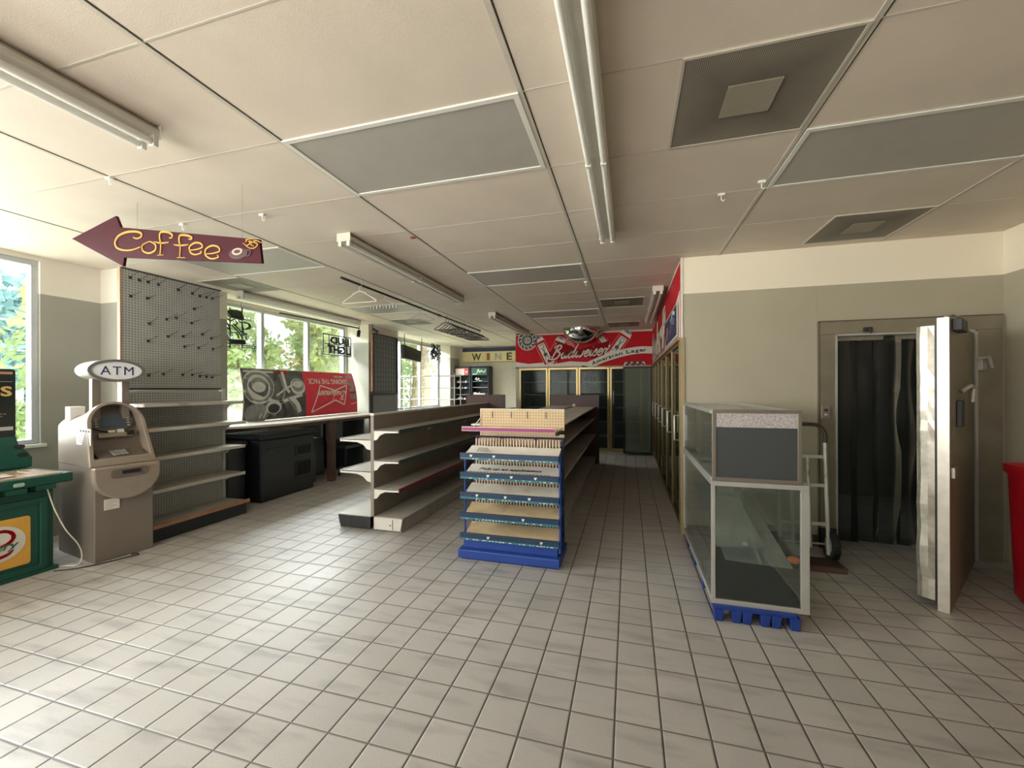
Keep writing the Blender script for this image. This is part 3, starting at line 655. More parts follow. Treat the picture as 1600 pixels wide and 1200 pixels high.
def gondola(name, label, loc, L, xl, xr, ztop, left, right, panel, rails, near_l, top_shelf=False):
    t = T(name, label, 'shelving', loc)
    H = ztop; nb = max(1, round(L/1.2)); bl = L/nb
    for k in range(nb):
        MB().box(-.018, .018, k*bl+.002, (k+1)*bl-.002, .14, H).build('back_panel', M_panel, t)
        if not top_shelf: MB().box(-.022, .022, k*bl, (k+1)*bl, H-.012, H+.006).build('top_rail', M_shw, t)
    for k in range(nb+1):
        u_ = MB().box(-.03, .03, k*bl-.02, k*bl+.02, 0, H) if k in (0, nb) else MB().box(-.0195, .0195, k*bl-.002, k*bl+.002, 0, H).build('upright', M_shw, t, bev=.003)
    for side, depth, lv in ((-1, xl, left), (1, xr, right)):
        for (z, d, col) in lv:
            for k in range(nb):
                mb = MB(); x0, x1 = side*.02, side*d
                mb.box(x0, x1, k*bl+.004, (k+1)*bl-.004, z-.012, z, 0); 
                s_ = mb.build('shelf', M_shelf, t, bev=.002)
                MB().box(x1, x1+side*.012, k*bl+.004, (k+1)*bl-.004, z-.03, z+.006).build('shelf_edge', rails.get(col, M_shelf), s_)
                for yy in (k*bl+.004, (k+1)*bl-.012):
                    b_ = MB(); bracket(Frame((side*.02, yy, z-.002), (side, 0, 0), (0, 0, 1)), 0, 0, d-.02, .008 if side < 0 else -.008, mb=b_); b_.build('bracket', M_shw, s_)
        for k in range(nb):
            mb = MB(); x0, x1 = side*.02, side*depth
            mb.box(x0, x1, k*bl+.004, (k+1)*bl-.004, .125, .14); s_ = mb.build('base_deck', M_shelf, t, bev=.002)
            MB().box(x1-side*.03, x1-side*.018, k*bl+.004, (k+1)*bl-.004, .0, .125).build('kick_plate', M_shelf, s_)
        fm = M_dark if (near_l and side < 0) else M_shw
        mb = MB(); F = Frame((side*.02, -.006, 0), (side, 0, 0), (0, 0, 1)); e = 1 if side < 0 else -1
        mb.prism(F, [(0, .012), (depth-.05, .012), (depth-.035, .05), (depth-.02, .132), (0, .132)], 0, e*.02)
        ft = mb.build('base_foot', fm, t, bev=.003)
        MB().disc(F, depth*.55, .065, .008, .008, -e*.001, e*.022, 0).build('bolt_hole', M_black, ft); MB().fbox(F, depth*.62, depth*.64, .02, .125, -e*.002, e*.001, 0).build('foot_seam', M_g1, ft)
    if panel:
        x0, x1, z0, z1 = panel
        MB().box(x0, x1, L+.005, L+.03, z0, z1).build('end_panel', mat('brown_laminate', '#4d342c', .5, vary=.15, scale=3), t, bev=.003)
        MB().rframe(Frame((0, L+.004, 0), (1, 0, 0), (0, 0, 1)), x0, x1, z0, z1, .012, -.028, .002).build('panel_edging', M_black, t)
    return t
M_grn = mat('price_rail_green', '#3b4d46', .5); M_rdr = mat('price_rail_red', '#7e2b30', .5)
gondola('gondola_shelving', 'grey double-sided shelving with empty shelves and a white end post, left of the blue rack', (-2.545, 3.63, 0), 3.52, .41, .35, 1.19,
        [(.93, .38, 0), (.60, .38, 0)], [(1.03, .30, 1), (.72, .30, 1), (.43, .30, 2)], (-.42, .35, 0, 1.34), {1: M_grn, 2: M_rdr}, True)
g2 = gondola('gondola_shelving', 'dim shelving with a brown end panel running back behind the blue rack', (-1.03, 3.62, 0), 4.32, .44, .42, 1.10,
        [(.88, .38, 0), (.58, .38, 0)], [(.88, .38, 0), (.57, .40, 0)], (-.48, .48, 0, 1.32), {}, False, True)
for k in range(4):
    a = k*1.08
    MB().box(-.42, -.02, a+.004, a+1.076, 1.10, 1.115).build('top_shelf', M_shw, g2, bev=.002)
    MB().box(.02, .42, a+.004, a+1.076, 1.085, 1.10).build('top_shelf', M_shw, g2, bev=.002)
tag(MB().tube([(-1.38, 3.9, 1.125), (-1.2, 4.1, 1.125)], .004).tube([(-1.3, 3.85, 1.125), (-1.12, 4.08, 1.13)], .004).tube([(-1.36, 4.2, 1.12), (-1.1, 4.25, 1.14), (-1.02, 4.3, 1.16)], .004).build('wire_hook_bundle', M_white), 'white wire hooks lying on top of the shelving behind the blue rack', 'hooks')
tag(MB().lathe([(.02, 0), (.035, .01), (.03, .04), (.012, .05)], (-.93, 7.2, 1.13), 12).build('small_cap', M_white, smooth_=True), 'small white cap on the shelving top before the brown end panel', 'cap')

# ================================================================== BLUE NEWSPAPER-STYLE RACK
M_blue = mat('rack_blue', '#20418f', .4, vary=.06); M_bldk = mat('tray_lip_blue', '#1d3550', .4); M_teal = mat('teal_strip', '#2f6f80', .4)
M_pegb = dots('pegboard_cream', '#cdb48c', '#5a4630', ('X', 'Z'), .0254, .17); M_pusher = mat('pusher_cream', '#cdb99c', .5); M_vio = mat('violet_wire', '#2b2148', .45)
X0, X1 = -1.385, -.545
t = T('blue_display_rack', 'blue tiered display rack with five sloping trays and a cream pegboard back', 'display rack', (-.965, 3.25, 0))
w_ = dict(world=True)
mb = MB(); mb.box(X0-.02, X1+.012, 3.20, 3.60, .015, .085); mb.box(X0+.01, X1-.01, 3.25, 3.60, .085, .165)
mb.box(X0, X1, 3.22, 3.58, 0, .016); mb.build('base', M_blue, t, bev=.006, **w_)
for x in (X0+.03, X1-.012):
    MB().box(x-.012, x+.012, 3.52, 3.56, .1, 1.0).build('side_post', mat('post_navy', '#1b2450', .45), t, bev=.003, **w_)
MB().tube([(X0+.02, 3.27, .17), (X0+.02, 3.27, .9)], .008).tube([(X1+.01, 3.25, .12), (X1+.01, 3.25, .9)], .010).build('front_post', M_blue, t, smooth_=True, **w_)
M_paper = mat('tray_paper', '#d6cfbf', .7, vary=.08, dirt=('#a89878', 6, .35, .5)); M_paperw = mat('tray_paper_white', '#e2ded4', .7, vary=.05); M_kraft = mat('tray_kraft', '#c9b38e', .7, vary=.1, dirt=('#8d7856', 5, .5, .5))
for i, (z, pm) in enumerate(((.90, M_paperw), (.735, M_paperw), (.565, M_paper), (.39, M_kraft), (.215, M_kraft))):
    tr = MB().hexa([(X0, 3.235, z-.045), (X1, 3.235, z-.045), (X1, 3.52, z+.03), (X0, 3.52, z+.03)], [(X0, 3.235, z-.035), (X1, 3.235, z-.035), (X1, 3.52, z+.04), (X0, 3.52, z+.04)]).build('tray', M_bldk, t, **w_)
    MB().box(X0-.01, X1+.005, 3.225, 3.238, z-.042, z).box(X0-.01, X1+.005, 3.222, 3.245, z-.004, z+.004).build('tray_lip', M_bldk, tr, bev=.002, **w_)
    mb = MB().box(X0-.005, X1, 3.218, 3.225, z-.05, z-.034)
    for k in range(26):
        if random.random() < .55: x = X0+.05+k*.029; mb.box(x, x+random.uniform(.008, .024), 3.2165, 3.2185, z-.045, z-.040, 1)
    mb.build('price_strip', [M_teal, M_paperw], tr, **w_)
    for k in range((2, 3, 3, 1, 2)[i]):
        x = X0+.08+((i*.23+k*.31) % 1)*(X1-X0-.18); MB().prism(Frame((x, 3.2245, z-.020), (1, 0, 0), (0, 0, 1)), [(0, .010), (.004, -.006), (.012, -.010), (.02, -.004), (.026, .011)], 0, .003).build('torn_label', M_white, tr, **w_)
    # paper liner, slightly wavy sheet
    n = 14; vs = []; fs = []
    for a in range(n+1):
        for b_ in range(5):
            x = X0+.012+(X1-X0-.024)*a/n; y = 3.24+.205*b_/4; zz = z-.030+.055*b_/4 + random.uniform(0, .006) + (.008 if b_ == 4 else 0)
            vs.append((x, y, zz))
    for a in range(n):
        for b_ in range(4): k = a*5+b_; fs.append((k, k+5, k+6, k+1))
    ln = MB().add(vs, fs).build('paper_liner', pm, tr, smooth_=True, **w_)
    mb = MB()
    for k in range(29):
        x = X0+.045+k*.0272; mb.tube([(x, 3.475, z+.0), (x, 3.48, z+.098)], .0085, 6)
    mb.build('pusher_row', M_pusher, tr, smooth_=True, **w_)
    if i == 1:
        Fp = Frame((-.98, 3.335, z+.0075), (1, 0, 0), (0, .2846, .075))
        text('Pick up an application', Fp, .55, .045, M_ink, ln, 'printed_lettering', shear=.2, bold=.012, off=.010, **w_)
        mb = MB(); 
        for k in range(24): mb.fbox(Fp, -.38+k*.031, -.36+k*.031, -.05, -.044, .004, .0055)
        mb.build('small_print', M_ink, ln, **w_)
    if i == 0:
        Fp = Frame((-1.22, 3.33, z+.012), (1, 0, 0), (0, .2846, .075)); mb = MB()
        for r_ in range(3):
            for k in range(6-r_): mb.stroke(Fp, [(-.05+k*.022, r_*.03-.03), (-.045+k*.022, r_*.03-.012), (-.038+k*.022, r_*.03-.03)], .004, .004, .006)
        mb.build('printed_marks', M_ink, ln, **w_)
# tall back: pusher comb, violet wires, pegboard
mb = MB()
for k in range(31):
    x = X0+.035+k*.0262; mb.tube([(x, 3.55, .93), (x, 3.553, 1.0)], .0085, 6)
mb.box(X0+.02, X1-.01, 3.555, 3.57, .15, 1.01); mb.build('back_comb', M_pusher, t, **w_)
mb = MB(); mb.tube([(X0+.02, 3.53, 1.01), (X1-.005, 3.53, 1.01)], .009)
for x in (X0+.03, X0+.27, X0+.585, X1-.012): mb.tube([(x, 3.53, .90), (x, 3.53, 1.01)], .008)
for k in range(30):
    x = X0+.05+k*.0262; mb.tube([(x, 3.54, .98), (x-.004, 3.52, .955), (x-.012, 3.49, .935)], .0022, 5)
mb.build('wire_comb', M_vio, t, smooth_=True, **w_)
pb = MB().box(X0+.06, X1+.0, 3.555, 3.565, 1.015, 1.26).build('pegboard', M_pegb, t, **w_)
mb = MB(); mb.box(X0+.055, X0+.062, 3.55, 3.57, 1.01, 1.265); mb.box(X0+.06, X1, 3.55, 3.57, 1.258, 1.266); mb.build('pegboard_edge', M_cream, pb, **w_)
mb = MB()
for x in (-1.21, -1.03, -.88, -.71): mb.tube([(x, 3.545, 1.24), (x, 3.545, 1.195), (x+.004, 3.535, 1.185)], .003, 5)
mb.build('small_hook', M_dark, pb, **w_)
ms = MB().box(X0-.05, X1-.045, 3.37, 3.50, 1.085, 1.092).box(X0-.05, X1-.045, 3.36, 3.372, 1.075, 1.115, 0).build('shelf', mat('blush_enamel', '#d8b3a6', .45), t, **w_)
MB().box(X0-.045, X1-.05, 3.356, 3.361, 1.08, 1.108).build('magenta_strip', mat('magenta', '#8a2a66', .45), ms, **w_)
MB().tube([(X0-.0, 3.50, 1.09), (X0+.06, 3.55, 1.18), (X0+.06, 3.55, 1.10), (X0-.0, 3.5, 1.09)], .005).tube([(X1-.04, 3.50, 1.09), (X1-.02, 3.55, 1.10)], .005).build('shelf_bracket', M_cream, ms, smooth_=True, **w_)
MB().tube([(X1-.04, 3.365, 1.065), (X1-.01, 3.40, 1.08), (X1, 3.47, 1.07)], .018, 8).build('corner_knob', M_dark, t, smooth_=True, **w_)

# ================================================================== GLASS DISPLAY CASE
M_cg = glass('case_glass', (.95, .975, .965), .3, .0, .010, (.6, .7, .68))
t = T('glass_display_case', 'long glass display case with a dark sign board on its near end', 'display case', (.76, 2.80, 0))
XA, XB, YA_, YBk = .50, 1.035, 2.80, 4.16
tr = .022
mb = MB()
for z in (.11, .85):
    mb.box(XA, XB, YA_, YA_+tr, z-.015, z+.015); mb.box(XA, XB, YBk-tr, YBk, z-.015, z+.015); mb.box(XA, XA+tr, YA_+tr, YBk-tr, z-.015, z+.015); mb.box(XB-tr, XB, YA_+tr, YBk-tr, z-.015, z+.015)
for x in (XA, XB-.045):
    mb.box(x, x+(.022 if x == XA else .045), YA_, YA_+tr, .125, .835); mb.box(x, x+tr, YBk-tr, YBk, .125, .835)
mb.build('frame', M_alu, t, bev=.002, **w_)
MB().box(XA+.01, XB-.01, YA_+.01, YBk-.01, .105, .125).build('deck', mat('charcoal_deck', '#24292b', .5), t, **w_)
for a in ((XA+.006, XA+.011, YA_+.02, YBk-.02), (XB-.011, XB-.006, YA_+.02, YBk-.02)): MB().box(*a, .125, .84).build('glass_side', M_cg, t, **w_)
MB().box(XA+.022, XB-.045, YA_+.008, YA_+.013, .125, .84).build('glass_end', M_cg, t, **w_)
MB().hexa([(.56, 2.95, .40), (.86, 3.0, .40), (.86, 4.0, .60), (.56, 4.0, .60)], [(.56, 2.95, .407), (.86, 3.0, .407), (.86, 4.0, .607), (.56, 4.0, .607)]).build('fallen_glass_shelf', glass('shelf_glass', (.93, .97, .955), .4, .0, .10, (.80, .88, .84)), t, **w_)
MB().hexa([(.62, 3.0, .30), (1.0, 2.95, .30), (1.0, 4.05, .52), (.62, 4.05, .52)], [(.62, 3.0, .306), (1.0, 2.95, .306), (1.0, 4.05, .526), (.62, 4.05, .526)]).build('lower_glass_shelf', glass('shelf_glass', (.82, .92, .88)), t, **w_)
mb = MB(); mb.box(.60, .70, 3.9, 3.915, .79, .81); mb.box(.76, .785, 4.11, 4.13, .12, .84); mb.tube([(.56, 3.3, .73), (.74, 3.35, .72)], .006); mb.build('shelf_bracket', M_dark, t, **w_)
MB().lathe([(.006, 0), (.022, .008), (.022, .02), (.008, .028)], (.74, 2.99, .408), 12).build('suction_cup', mat('clear_cup', '#8e948f', .1), t, smooth_=True, **w_)
tag(MB().lathe([(.008, 0), (.03, .006), (.034, .022), (.026, .034), (.012, .04)], (.985, 2.9, .36), 14).build('tape_roll', mat('orange_brown', '#b2653a', .4), smooth_=True), 'small orange-brown roll inside the glass case near its right corner', 'roll')
# upper case
u_ = MB()
XC = .995
for z in (.875, 1.30):
    u_.box(XA, XC, YBk-tr, YBk, z-.012, z+.012); u_.box(XA, XA+.014, YA_+.02, YBk-tr, z-.012, z+.012); u_.box(XC-.014, XC, YA_+.02, YBk-tr, z-.012, z+.012)
u_.box(XA, XA+.014, YBk-.014, YBk-.001, .887, 1.288); u_.box(XC-.014, XC, YBk-.014, YBk-.001, .887, 1.288)
u_.build('upper_frame', M_alu, t, bev=.002, **w_)
for a in ((XA+.004, XA+.009, YA_+.02, YBk-.02), (XC-.009, XC-.004, YA_+.02, YBk-.02)): MB().box(*a, .887, 1.288).build('upper_glass_side', M_cg, t, **w_)
MB().box(XA+.01, XC-.01, YA_+.02, YBk-.01, 1.296, 1.302).build('upper_glass_top', M_cg, t, **w_)
mb = MB(); FC = Frame((0, YA_, 0), (1, 0, 0), (0, 0, 1)); mb.rframe(FC, XA+.005, XC-.0, .87, 1.315, .022, -.02, .006)
bd = mb.build('board_frame', mat('bronze_trim', '#8a8378', .35, .6), t, bev=.002, **w_)
MB().fbox(FC, XA+.027, XC-.022, .892, 1.205, -.012, .0).build('dark_board', mat('slate_board', '#3a3d3f', .6, vary=.04), bd, **w_)
def speck():
    m = mat('floral_strip', '#a9a29e', .6, vary=.3, scale=90, dirt=('#6a6288', 70, .8, .52)); return m
MB().fbox(FC, XA+.027, XC-.022, 1.205, 1.293, -.012, .001).build('floral_strip', speck(), bd, **w_)
# blue plastic pallet under the case
o = MB(); px0, px1 = .515, .965; z1 = .095
o.box(px0, px1, 2.78, 4.12, .07, z1)
xs = [px0, px0+.075, px0+.15, px0+.2, px0+.25, px0+.30, px0+.36, px1]
k = 0
x = px0
while x < px1-.03:
    o.hexa([(x, 2.775, 0), (x+.042, 2.775, 0), (x+.042, 2.85, 0), (x, 2.85, 0)], [(x-.006, 2.77, .075), (x+.05, 2.77, .075), (x+.05, 2.86, .075), (x-.006, 2.86, .075)]); x += .1 if k % 2 == 0 else .058; k += 1
for y in (3.2, 3.6, 4.0):
    for x in (px0, .72, px1-.06): o.box(x, x+.06, y, y+.08, 0, .075)
tag(o.build('plastic_pallet', mat('pallet_blue', '#1d3a86', .4), bev=.003), 'blue plastic pallet under the glass display case', 'pallet')

# ================================================================== COUNTER, POSTER, BINS
t = T('counter', 'long pale laminate counter along the windows on brown posts', 'counter', (-4.9, 3.9, 0))
M_lam = mat('pale_laminate', '#c6beb1', .35, vary=.05)
mb = MB(); FT = Frame((0, 0, .965), (1, 0, 0), (0, 1, 0))
mb.prism(FT, [(-5.48, 4.22), (-5.15, 4.22), (-5.15, 3.80), (-4.72, 3.80), (-4.56, 4.0), (-4.50, 4.5), (-4.50, 6.6), (-5.48, 6.95)], 0, .03); mb.build('worktop', M_lam, t, bev=.005, **w_)
MB().box(-4.58, -4.55, 4.3, 6.5, .915, .965).build('apron', M_wood, t, **w_)
for y in (5.36,): MB().box(-4.58, -4.49, y, y+.10, 0, .965).build('post', M_wood, t, bev=.004, **w_)
MB().box(-5.46, -4.6, 6.3, 6.34, 0, .96).build('end_support', M_dark, t, **w_)
# poster leaning on the glass, printed upside down
PB = [Vector((-5.12, 4.36, .998)), Vector((-5.10, 6.80, .998))]; PT = [Vector((-5.33, 4.50, 1.76)), Vector((-5.33, 6.93, 1.76))]
t = T('beer_poster', 'long poster leaning upside down on the counter, grey machine picture and red half', 'poster', PB[0])
def pp(a, b, c=0):       # a along (0..1), b up (0..1), gentle bow
    lo = PB[0].lerp(PB[1], a); hi = PT[0].lerp(PT[1], a); p = lo.lerp(hi, b)
    return p + Vector((1, 0, .28))*(.045*math.sin(PI*b) + c)
class PF:               # bent frame in metres, origin bottom-left
    Lx = 2.43; Ly = .79
    def __call__(s, a, b, c=0): return pp(a/s.Lx, b/s.Ly, c)
PFI = PF()
def sheet(a0, a1, b0, b1, c0, c1, m, name, par, nb=40):
    mb = MB(); vs = []; fs = []
    for c in (c0, c1):
        for i in range(nb+1):
            b = b0+(b1-b0)*i/nb; vs += [PFI(a0, b, c), PFI(a1, b, c)]
    n = 2*(nb+1)
    for i in range(nb):
        k = 2*i; fs += [(n+k, n+k+1, n+k+3, n+k+2), (k+2, k+3, k+1, k), (k, n+k, n+k+2, k+2), (k+1, k+3, n+k+3, n+k+1)]
    fs += [(0, 1, n+1, n), (n-2, 2*n-2, 2*n-1, n-1)]
    return mb.add(vs, fs).build(name, m, par, world=True)
sheet(0, 2.43, 0, .79, 0, .006, M_white, 'board', t)
gp = sheet(.012, 1.13, .012, .778, .006, .009, mat('grey_photo_print', '#5a5c5d', .4, vary=.7, scale=5), 'grey_picture', t)
rp = sheet(1.13, 2.42, .012, .778, .006, .009, mat('poster_red', '#d8324a', .35), 'red_picture', t)
mb = MB()
for (cx, cy, rx, ry, m) in ((.26, .50, .26, .27, 2), (.26, .50, .225, .235, 1), (.26, .49, .19, .20, 2), (.26, .52, .13, .12, 1), (.26, .49, .11, .08, 2), (.98, .50, .15, .14, 2), (.98, .52, .12, .11, 1), (.98, .54, .10, .06, 2), (.22, .10, .2, .14, 1), (.5, .18, .14, .1, 2), (.5, .16, .1, .07, 0)):
    mb.disc(PFI, cx, cy, rx, min(ry, .9), .0095+.0004*len(mb.m)/30, .0105+.0004*len(mb.m)/30, m)
for P_, w, m in (([(.55, .35), (.75, .47), (.95, .56)], .03, 2), ([(.5, .05), (.62, .2), (.7, .42), (.66, .7)], .045, 1), ([(.4, .3), (.6, .25), (.8, .3), (1.05, .36)], .05, 2), ([(.72, .75), (.74, .5), (.8, .4)], .05, 2), ([(.85, .3), (.95, .2), (1.0, .08)], .08, 2), ([(.75, .33), (.85, .2), (.95, .1)], .03, 1), ([(.6, .3), (.7, .15), (.72, .03)], .06, 0), ([(.55, .6), (.6, .7), (.68, .77)], .05, 0), ([(.33, .03), (.36, .1), (.4, .2)], .03, 2), ([(.26, .03), (.3, .1)], .03, 2)):
    mb.stroke(PFI, P_, w, .0125, .0135, m)
mb.build('machine_drawing', [M_g1, M_g2, M_g3], gp, world=True)
mb = MB(); mb.fbox(PFI, .04, .55, .72, .75, .0125, .013); mb.build('white_caption', M_white, gp, world=True)
MB().stroke(PFI, [(.58, .70), (.68, .74), (.82, .74)], .05, .0125, .0135).build('red_brand_mark', M_red, gp, world=True)
class PFU:              # rotated half a turn: text reads upside down
    def __init__(s, a, b): s.a = a; s.b = b
    def __call__(s, x, y, c=0): return PFI(s.a-x, s.b-y, c)
text('LEADING THE PACK', PFU(1.72, .60), 1.0, .10, M_white, rp, 'headline_lettering', off=.0095, bold=.012, world=True)
text('SINCE 1876', PFU(2.0, .70), .24, .035, M_white, rp, 'subline_lettering', off=.0095, bold=.01, world=True)
mb = MB(); mb.stroke(PFI, [(1.25, .06), (1.48, .52), (1.83, .43), (2.17, .53), (2.05, .16), (1.82, .25), (1.25, .06)], .022, .0095, .0125, lin_=True); mb.build('bow_tie_outline', M_white, rp, world=True)
POSTER_RED = rp
mb = MB(); mb.prism(PFI, [(2.20, .70), (2.36, .70), (2.40, .18), (2.24, .16)], .0095, .0105, 0); mb.prism(PFI, [(2.215, .60), (2.37, .60), (2.38, .42), (2.23, .40)], .0105, .0115, 1); mb.prism(PFI, [(2.23, .36), (2.385, .36), (2.39, .26), (2.24, .25)], .0105, .0115, 1)
mb.stroke(PFI, [(2.24, .39), (2.31, .37), (2.38, .40)], .02, .0115, .0125, 2); mb.prism(PFI, ell(2.28, .72, .08, .03, 16), .0095, .0105, 1)
mb.build('can_drawing', [M_g3, M_g2, M_red], rp, world=True)

# black cooler cabinet and its lower neighbour
t = T('black_ice_bin', 'large black plastic bin with two recessed bays under the counter', 'bin', (-4.75, 4.1, 0))
M_bin = mat('bin_black', '#15181b', .38, vary=.08)
MB().box(-5.12, -4.50, 4.10, 5.0, 0, .80).build('body', M_bin, t, bev=.02, **w_)
MB().box(-5.14, -4.47, 4.06, 5.04, .80, .87).build('lid', M_bin, t, bev=.015, **w_)
for z0, z1 in ((.52, .66), (.22, .44)): MB().rframe(Frame((-4.5, 0, 0), (0, 1, 0), (0, 0, 1)), 4.66, 4.94, z0, z1, .012, 0, .014).build('bay_rim', M_dark, t, **w_)
for z0, z1 in ((.535, .645), (.235, .425)): MB().box(-4.505, -4.497, 4.675, 4.925, z0, z1).build('bay', mat('bay_black', '#060708', .8), t, **w_)
MB().box(-4.50, -4.485, 4.2, 4.5, .66, .68).build('handle', M_dark, t, bev=.004, **w_)
t = T('black_tall_bin', 'black bin squeezed between the shelf unit and the recessed black bin', 'bin', (-4.9, 3.9, 0))
MB().box(-5.12, -4.68, 3.8, 4.05, .0, .74).build('body', M_bin, t, bev=.02, **w_)
MB().box(-5.14, -4.66, 3.79, 4.055, .74, .80).build('lid', M_dark, t, bev=.01, **w_)
# dim chair and box under the far end of the counter
t = T('office_chair', 'dim grey office chair under the far end of the window counter', 'chair', (-4.75, 6.0, 0))
MB().box(-.20, .20, -.22, .22, .44, .50).build('seat', M_dark, t, bev=.02)
MB().box(-.24, -.19, -.2, .2, .56, .90).build('backrest', mat('chair_grey', '#6f7170', .6), t, bev=.02)
MB().tube([(-.18, 0, .46), (-.23, 0, .6)], .02).build('back_stem', M_black, t)
MB().tube([(0, 0, .06), (0, 0, .45)], .025).build('column', M_black, t)
for k in range(5):
    a = k*2*PI/5; MB().tube([(0, 0, .09), (.25*math.cos(a), .25*math.sin(a), .06)], .016).build('leg', M_black, t)
    MB().lathe([(.01, 0), (.026, .008), (.026, .045), (.01, .053)], (.25*math.cos(a), .25*math.sin(a), 0), 10).build('caster', M_black, t, smooth_=True)
tag(MB().box(-5.4, -5.05, 5.45, 5.85, 0, .62).build('grey_box', mat('grey_box', '#4f5557', .5), bev=.01), 'grey box on the floor under the counter behind the brown post', 'box')
tag(MB().box(-5.15, -4.75, 5.15, 5.33, 0, .0 +.5).build('storage_carton', mat('smoke_carton', '#54595a', .5), bev=.01), 'dim grey carton between the black bin and the brown post', 'box')

# ================================================================== THINGS AT THE WINDOWS

t = T('neon_sign', 'unlit neon sign of looping black tubes nearest the tall pegboard', 'neon sign', (-5.38, 4.55, 2.3))
FNn = Frame((0, 0, 0), (0, 1, 0), (0, 0, 1))
def nx(u, v): p = onx(u, v, -5.38); return (0, p.y-4.55, p.z-2.3)
def NP(L): return [nx(330+x/10.9, 450+y/10.9) for x, y in L]
mb = MB()
for P_ in ([(140, 620), (135, 560), (170, 520), (215, 525), (250, 560), (230, 620), (290, 700), (320, 720)], [(200, 700), (210, 780), (250, 850), (310, 890)], [(230, 700), (260, 780), (300, 850)],
           [(240, 560), (300, 640), (330, 740), (430, 760), (470, 860)], [(330, 620), (420, 700), (500, 800), (540, 870)], [(360, 600), (450, 680), (520, 760)], [(560, 590), (640, 610), (670, 670), (620, 700), (520, 700)],
           [(540, 580), (620, 600), (645, 660), (600, 690)], [(330, 560), (400, 540), (440, 600), (400, 640)], [(250, 480), (270, 520), (330, 560)], [(540, 800), (600, 780), (590, 860), (620, 890)],
           [(130, 600), (180, 650), (250, 690), (330, 690)], [(460, 560), (520, 600), (540, 700), (560, 800)], [(120, 940), (250, 935), (330, 945)], [(130, 985), (200, 990), (260, 985), (330, 1000)], [(530, 980), (640, 985), (760, 1000)], [(530, 1015), (640, 1015), (770, 1030)]):
    mb.tube(smooth(NP(P_)), .010, 6)
mb.build('neon_tube', M_black, t, smooth_=True)
mb = MB()
for x in (320, 525): mb.tube(NP([(x, 330), (x, 1030)]), .008, 6)
mb.tube(NP([(230, 200), (310, 330)]), .002, 5); mb.tube(NP([(510, 240), (510, 330)]), .002, 5)
mb.build('support_rod', M_black, t)
a = NP([(250, 400), (320, 365), (430, 375), (500, 400), (550, 545), (500, 550), (320, 500)]); Fx = Frame((0, 0, 0), (0, 1, 0), (0, 0, 1))
MB().prism(Fx, [(p[1], p[2]) for p in a][::-1], -.03, .03).build('painted_face', M_black, t, bev=.008)
a = NP([(330, 955), (560, 965), (560, 885), (330, 870)]); MB().prism(Fx, [(p[1], p[2]) for p in a], -.03, .03).build('transformer', M_black, t, bev=.004)

t = T('neon_sign', 'unlit neon sign spelling BUD LIGHT backwards in a black frame at the window', 'neon sign', (-5.38, 6.65, 2.3))
FM = Frame((-5.38, 6.64, 2.3), (0, 1, 0), (0, 0, 1))
pL, pR = onx(505, 538, -5.38).y-6.64, onx(548, 538, -5.38).y-6.64
mb = MB(); L_ = lambda *P: mb.tube([FM(*p) for p in P], .010, 6)
L_((pL, .17), (pR, .17)); L_((pL, -.2), (pR, -.2)); L_((pL, .17), (pL, -.2)); L_((pR, .17), (pR, -.2)); L_((pL, .0), (pR, .0)); L_((pL+.15, .17), (pL+.15, -.2)); L_((pR-.15, .17), (pR-.15, -.2))
mb.build('frame', M_black, t, world=True)
FMm = Frame(FM(0, .075, .02), (0, -1, 0), (0, 0, 1))
text('BUD', FMm, .52, .13, M_black, t, 'neon_lettering', depth=.02, bold=.04, world=True)
text('LIGHT', Frame(FM(0, -.10, .02), (0, -1, 0), (0, 0, 1)), .66, .16, M_black, t, 'neon_lettering', depth=.02, bold=.04, world=True)
MB().tube([FM(-.2, .17), FM(-.2, .40)], .002, 5).tube([FM(.2, .17), FM(.2, .40)], .002, 5).build('hanging_wire', M_black, t, world=True)
t = T('neon_sign', 'small unlit neon sign hanging at the right of the far window', 'neon sign', (-5.38, 11.0, 2.3))
mb = MB(); c = onx(681, 550, -5.38)
for k in range(9):
    mb.tube(smooth([(c.x, c.y+random.uniform(-.35, .35), c.z+random.uniform(-.28, .28)) for _ in range(4)]), .014, 5)
mb.tube([(c.x, c.y-.25, c.z+.38), (c.x, c.y-.25, c.z-.3)], .012, 5); mb.tube([(c.x, c.y+.25, c.z+.38), (c.x, c.y+.25, c.z-.3)], .012, 5)
mb.build('neon_tube', M_black, t, world=True)
p0 = onx(437, 489, -5.05); p1 = onx(561, 513, -5.05)
t = T('hanging_rail', 'thin dark rail hung below the strip light over the windows', 'rail', p0)
MB().tube([p0, p1], .012, 8).build('rail', M_black, t, world=True)
for q_ in (0.0, .33, .66, 1.0):
    p = p0.lerp(p1, q_); MB().tube([p, (p.x, p.y, ZC)], .0015, 5).build('hanging_wire', M_white, t, world=True)
# cameras
def cctv(label, p, d):
    t = T('security_camera', label, 'camera', p, 0, 'security cameras above the windows')
    MB().tube([(0, 0, 0), Vector(d)*.11], .032, 12).build('camera_body', M_black, t, smooth_=True)
    MB().tube([(0, 0, 0), (0, 0, ZC-p.z)], .008, 6).build('bracket', M_black, t)
cctv('small black camera at the end of the window rail', onx(561, 517, -4.95), (.2, -.5, -1))
cctv('small black camera above the dark grid panel', onx(582, 514, -4.9), (.8, .5, -.6))
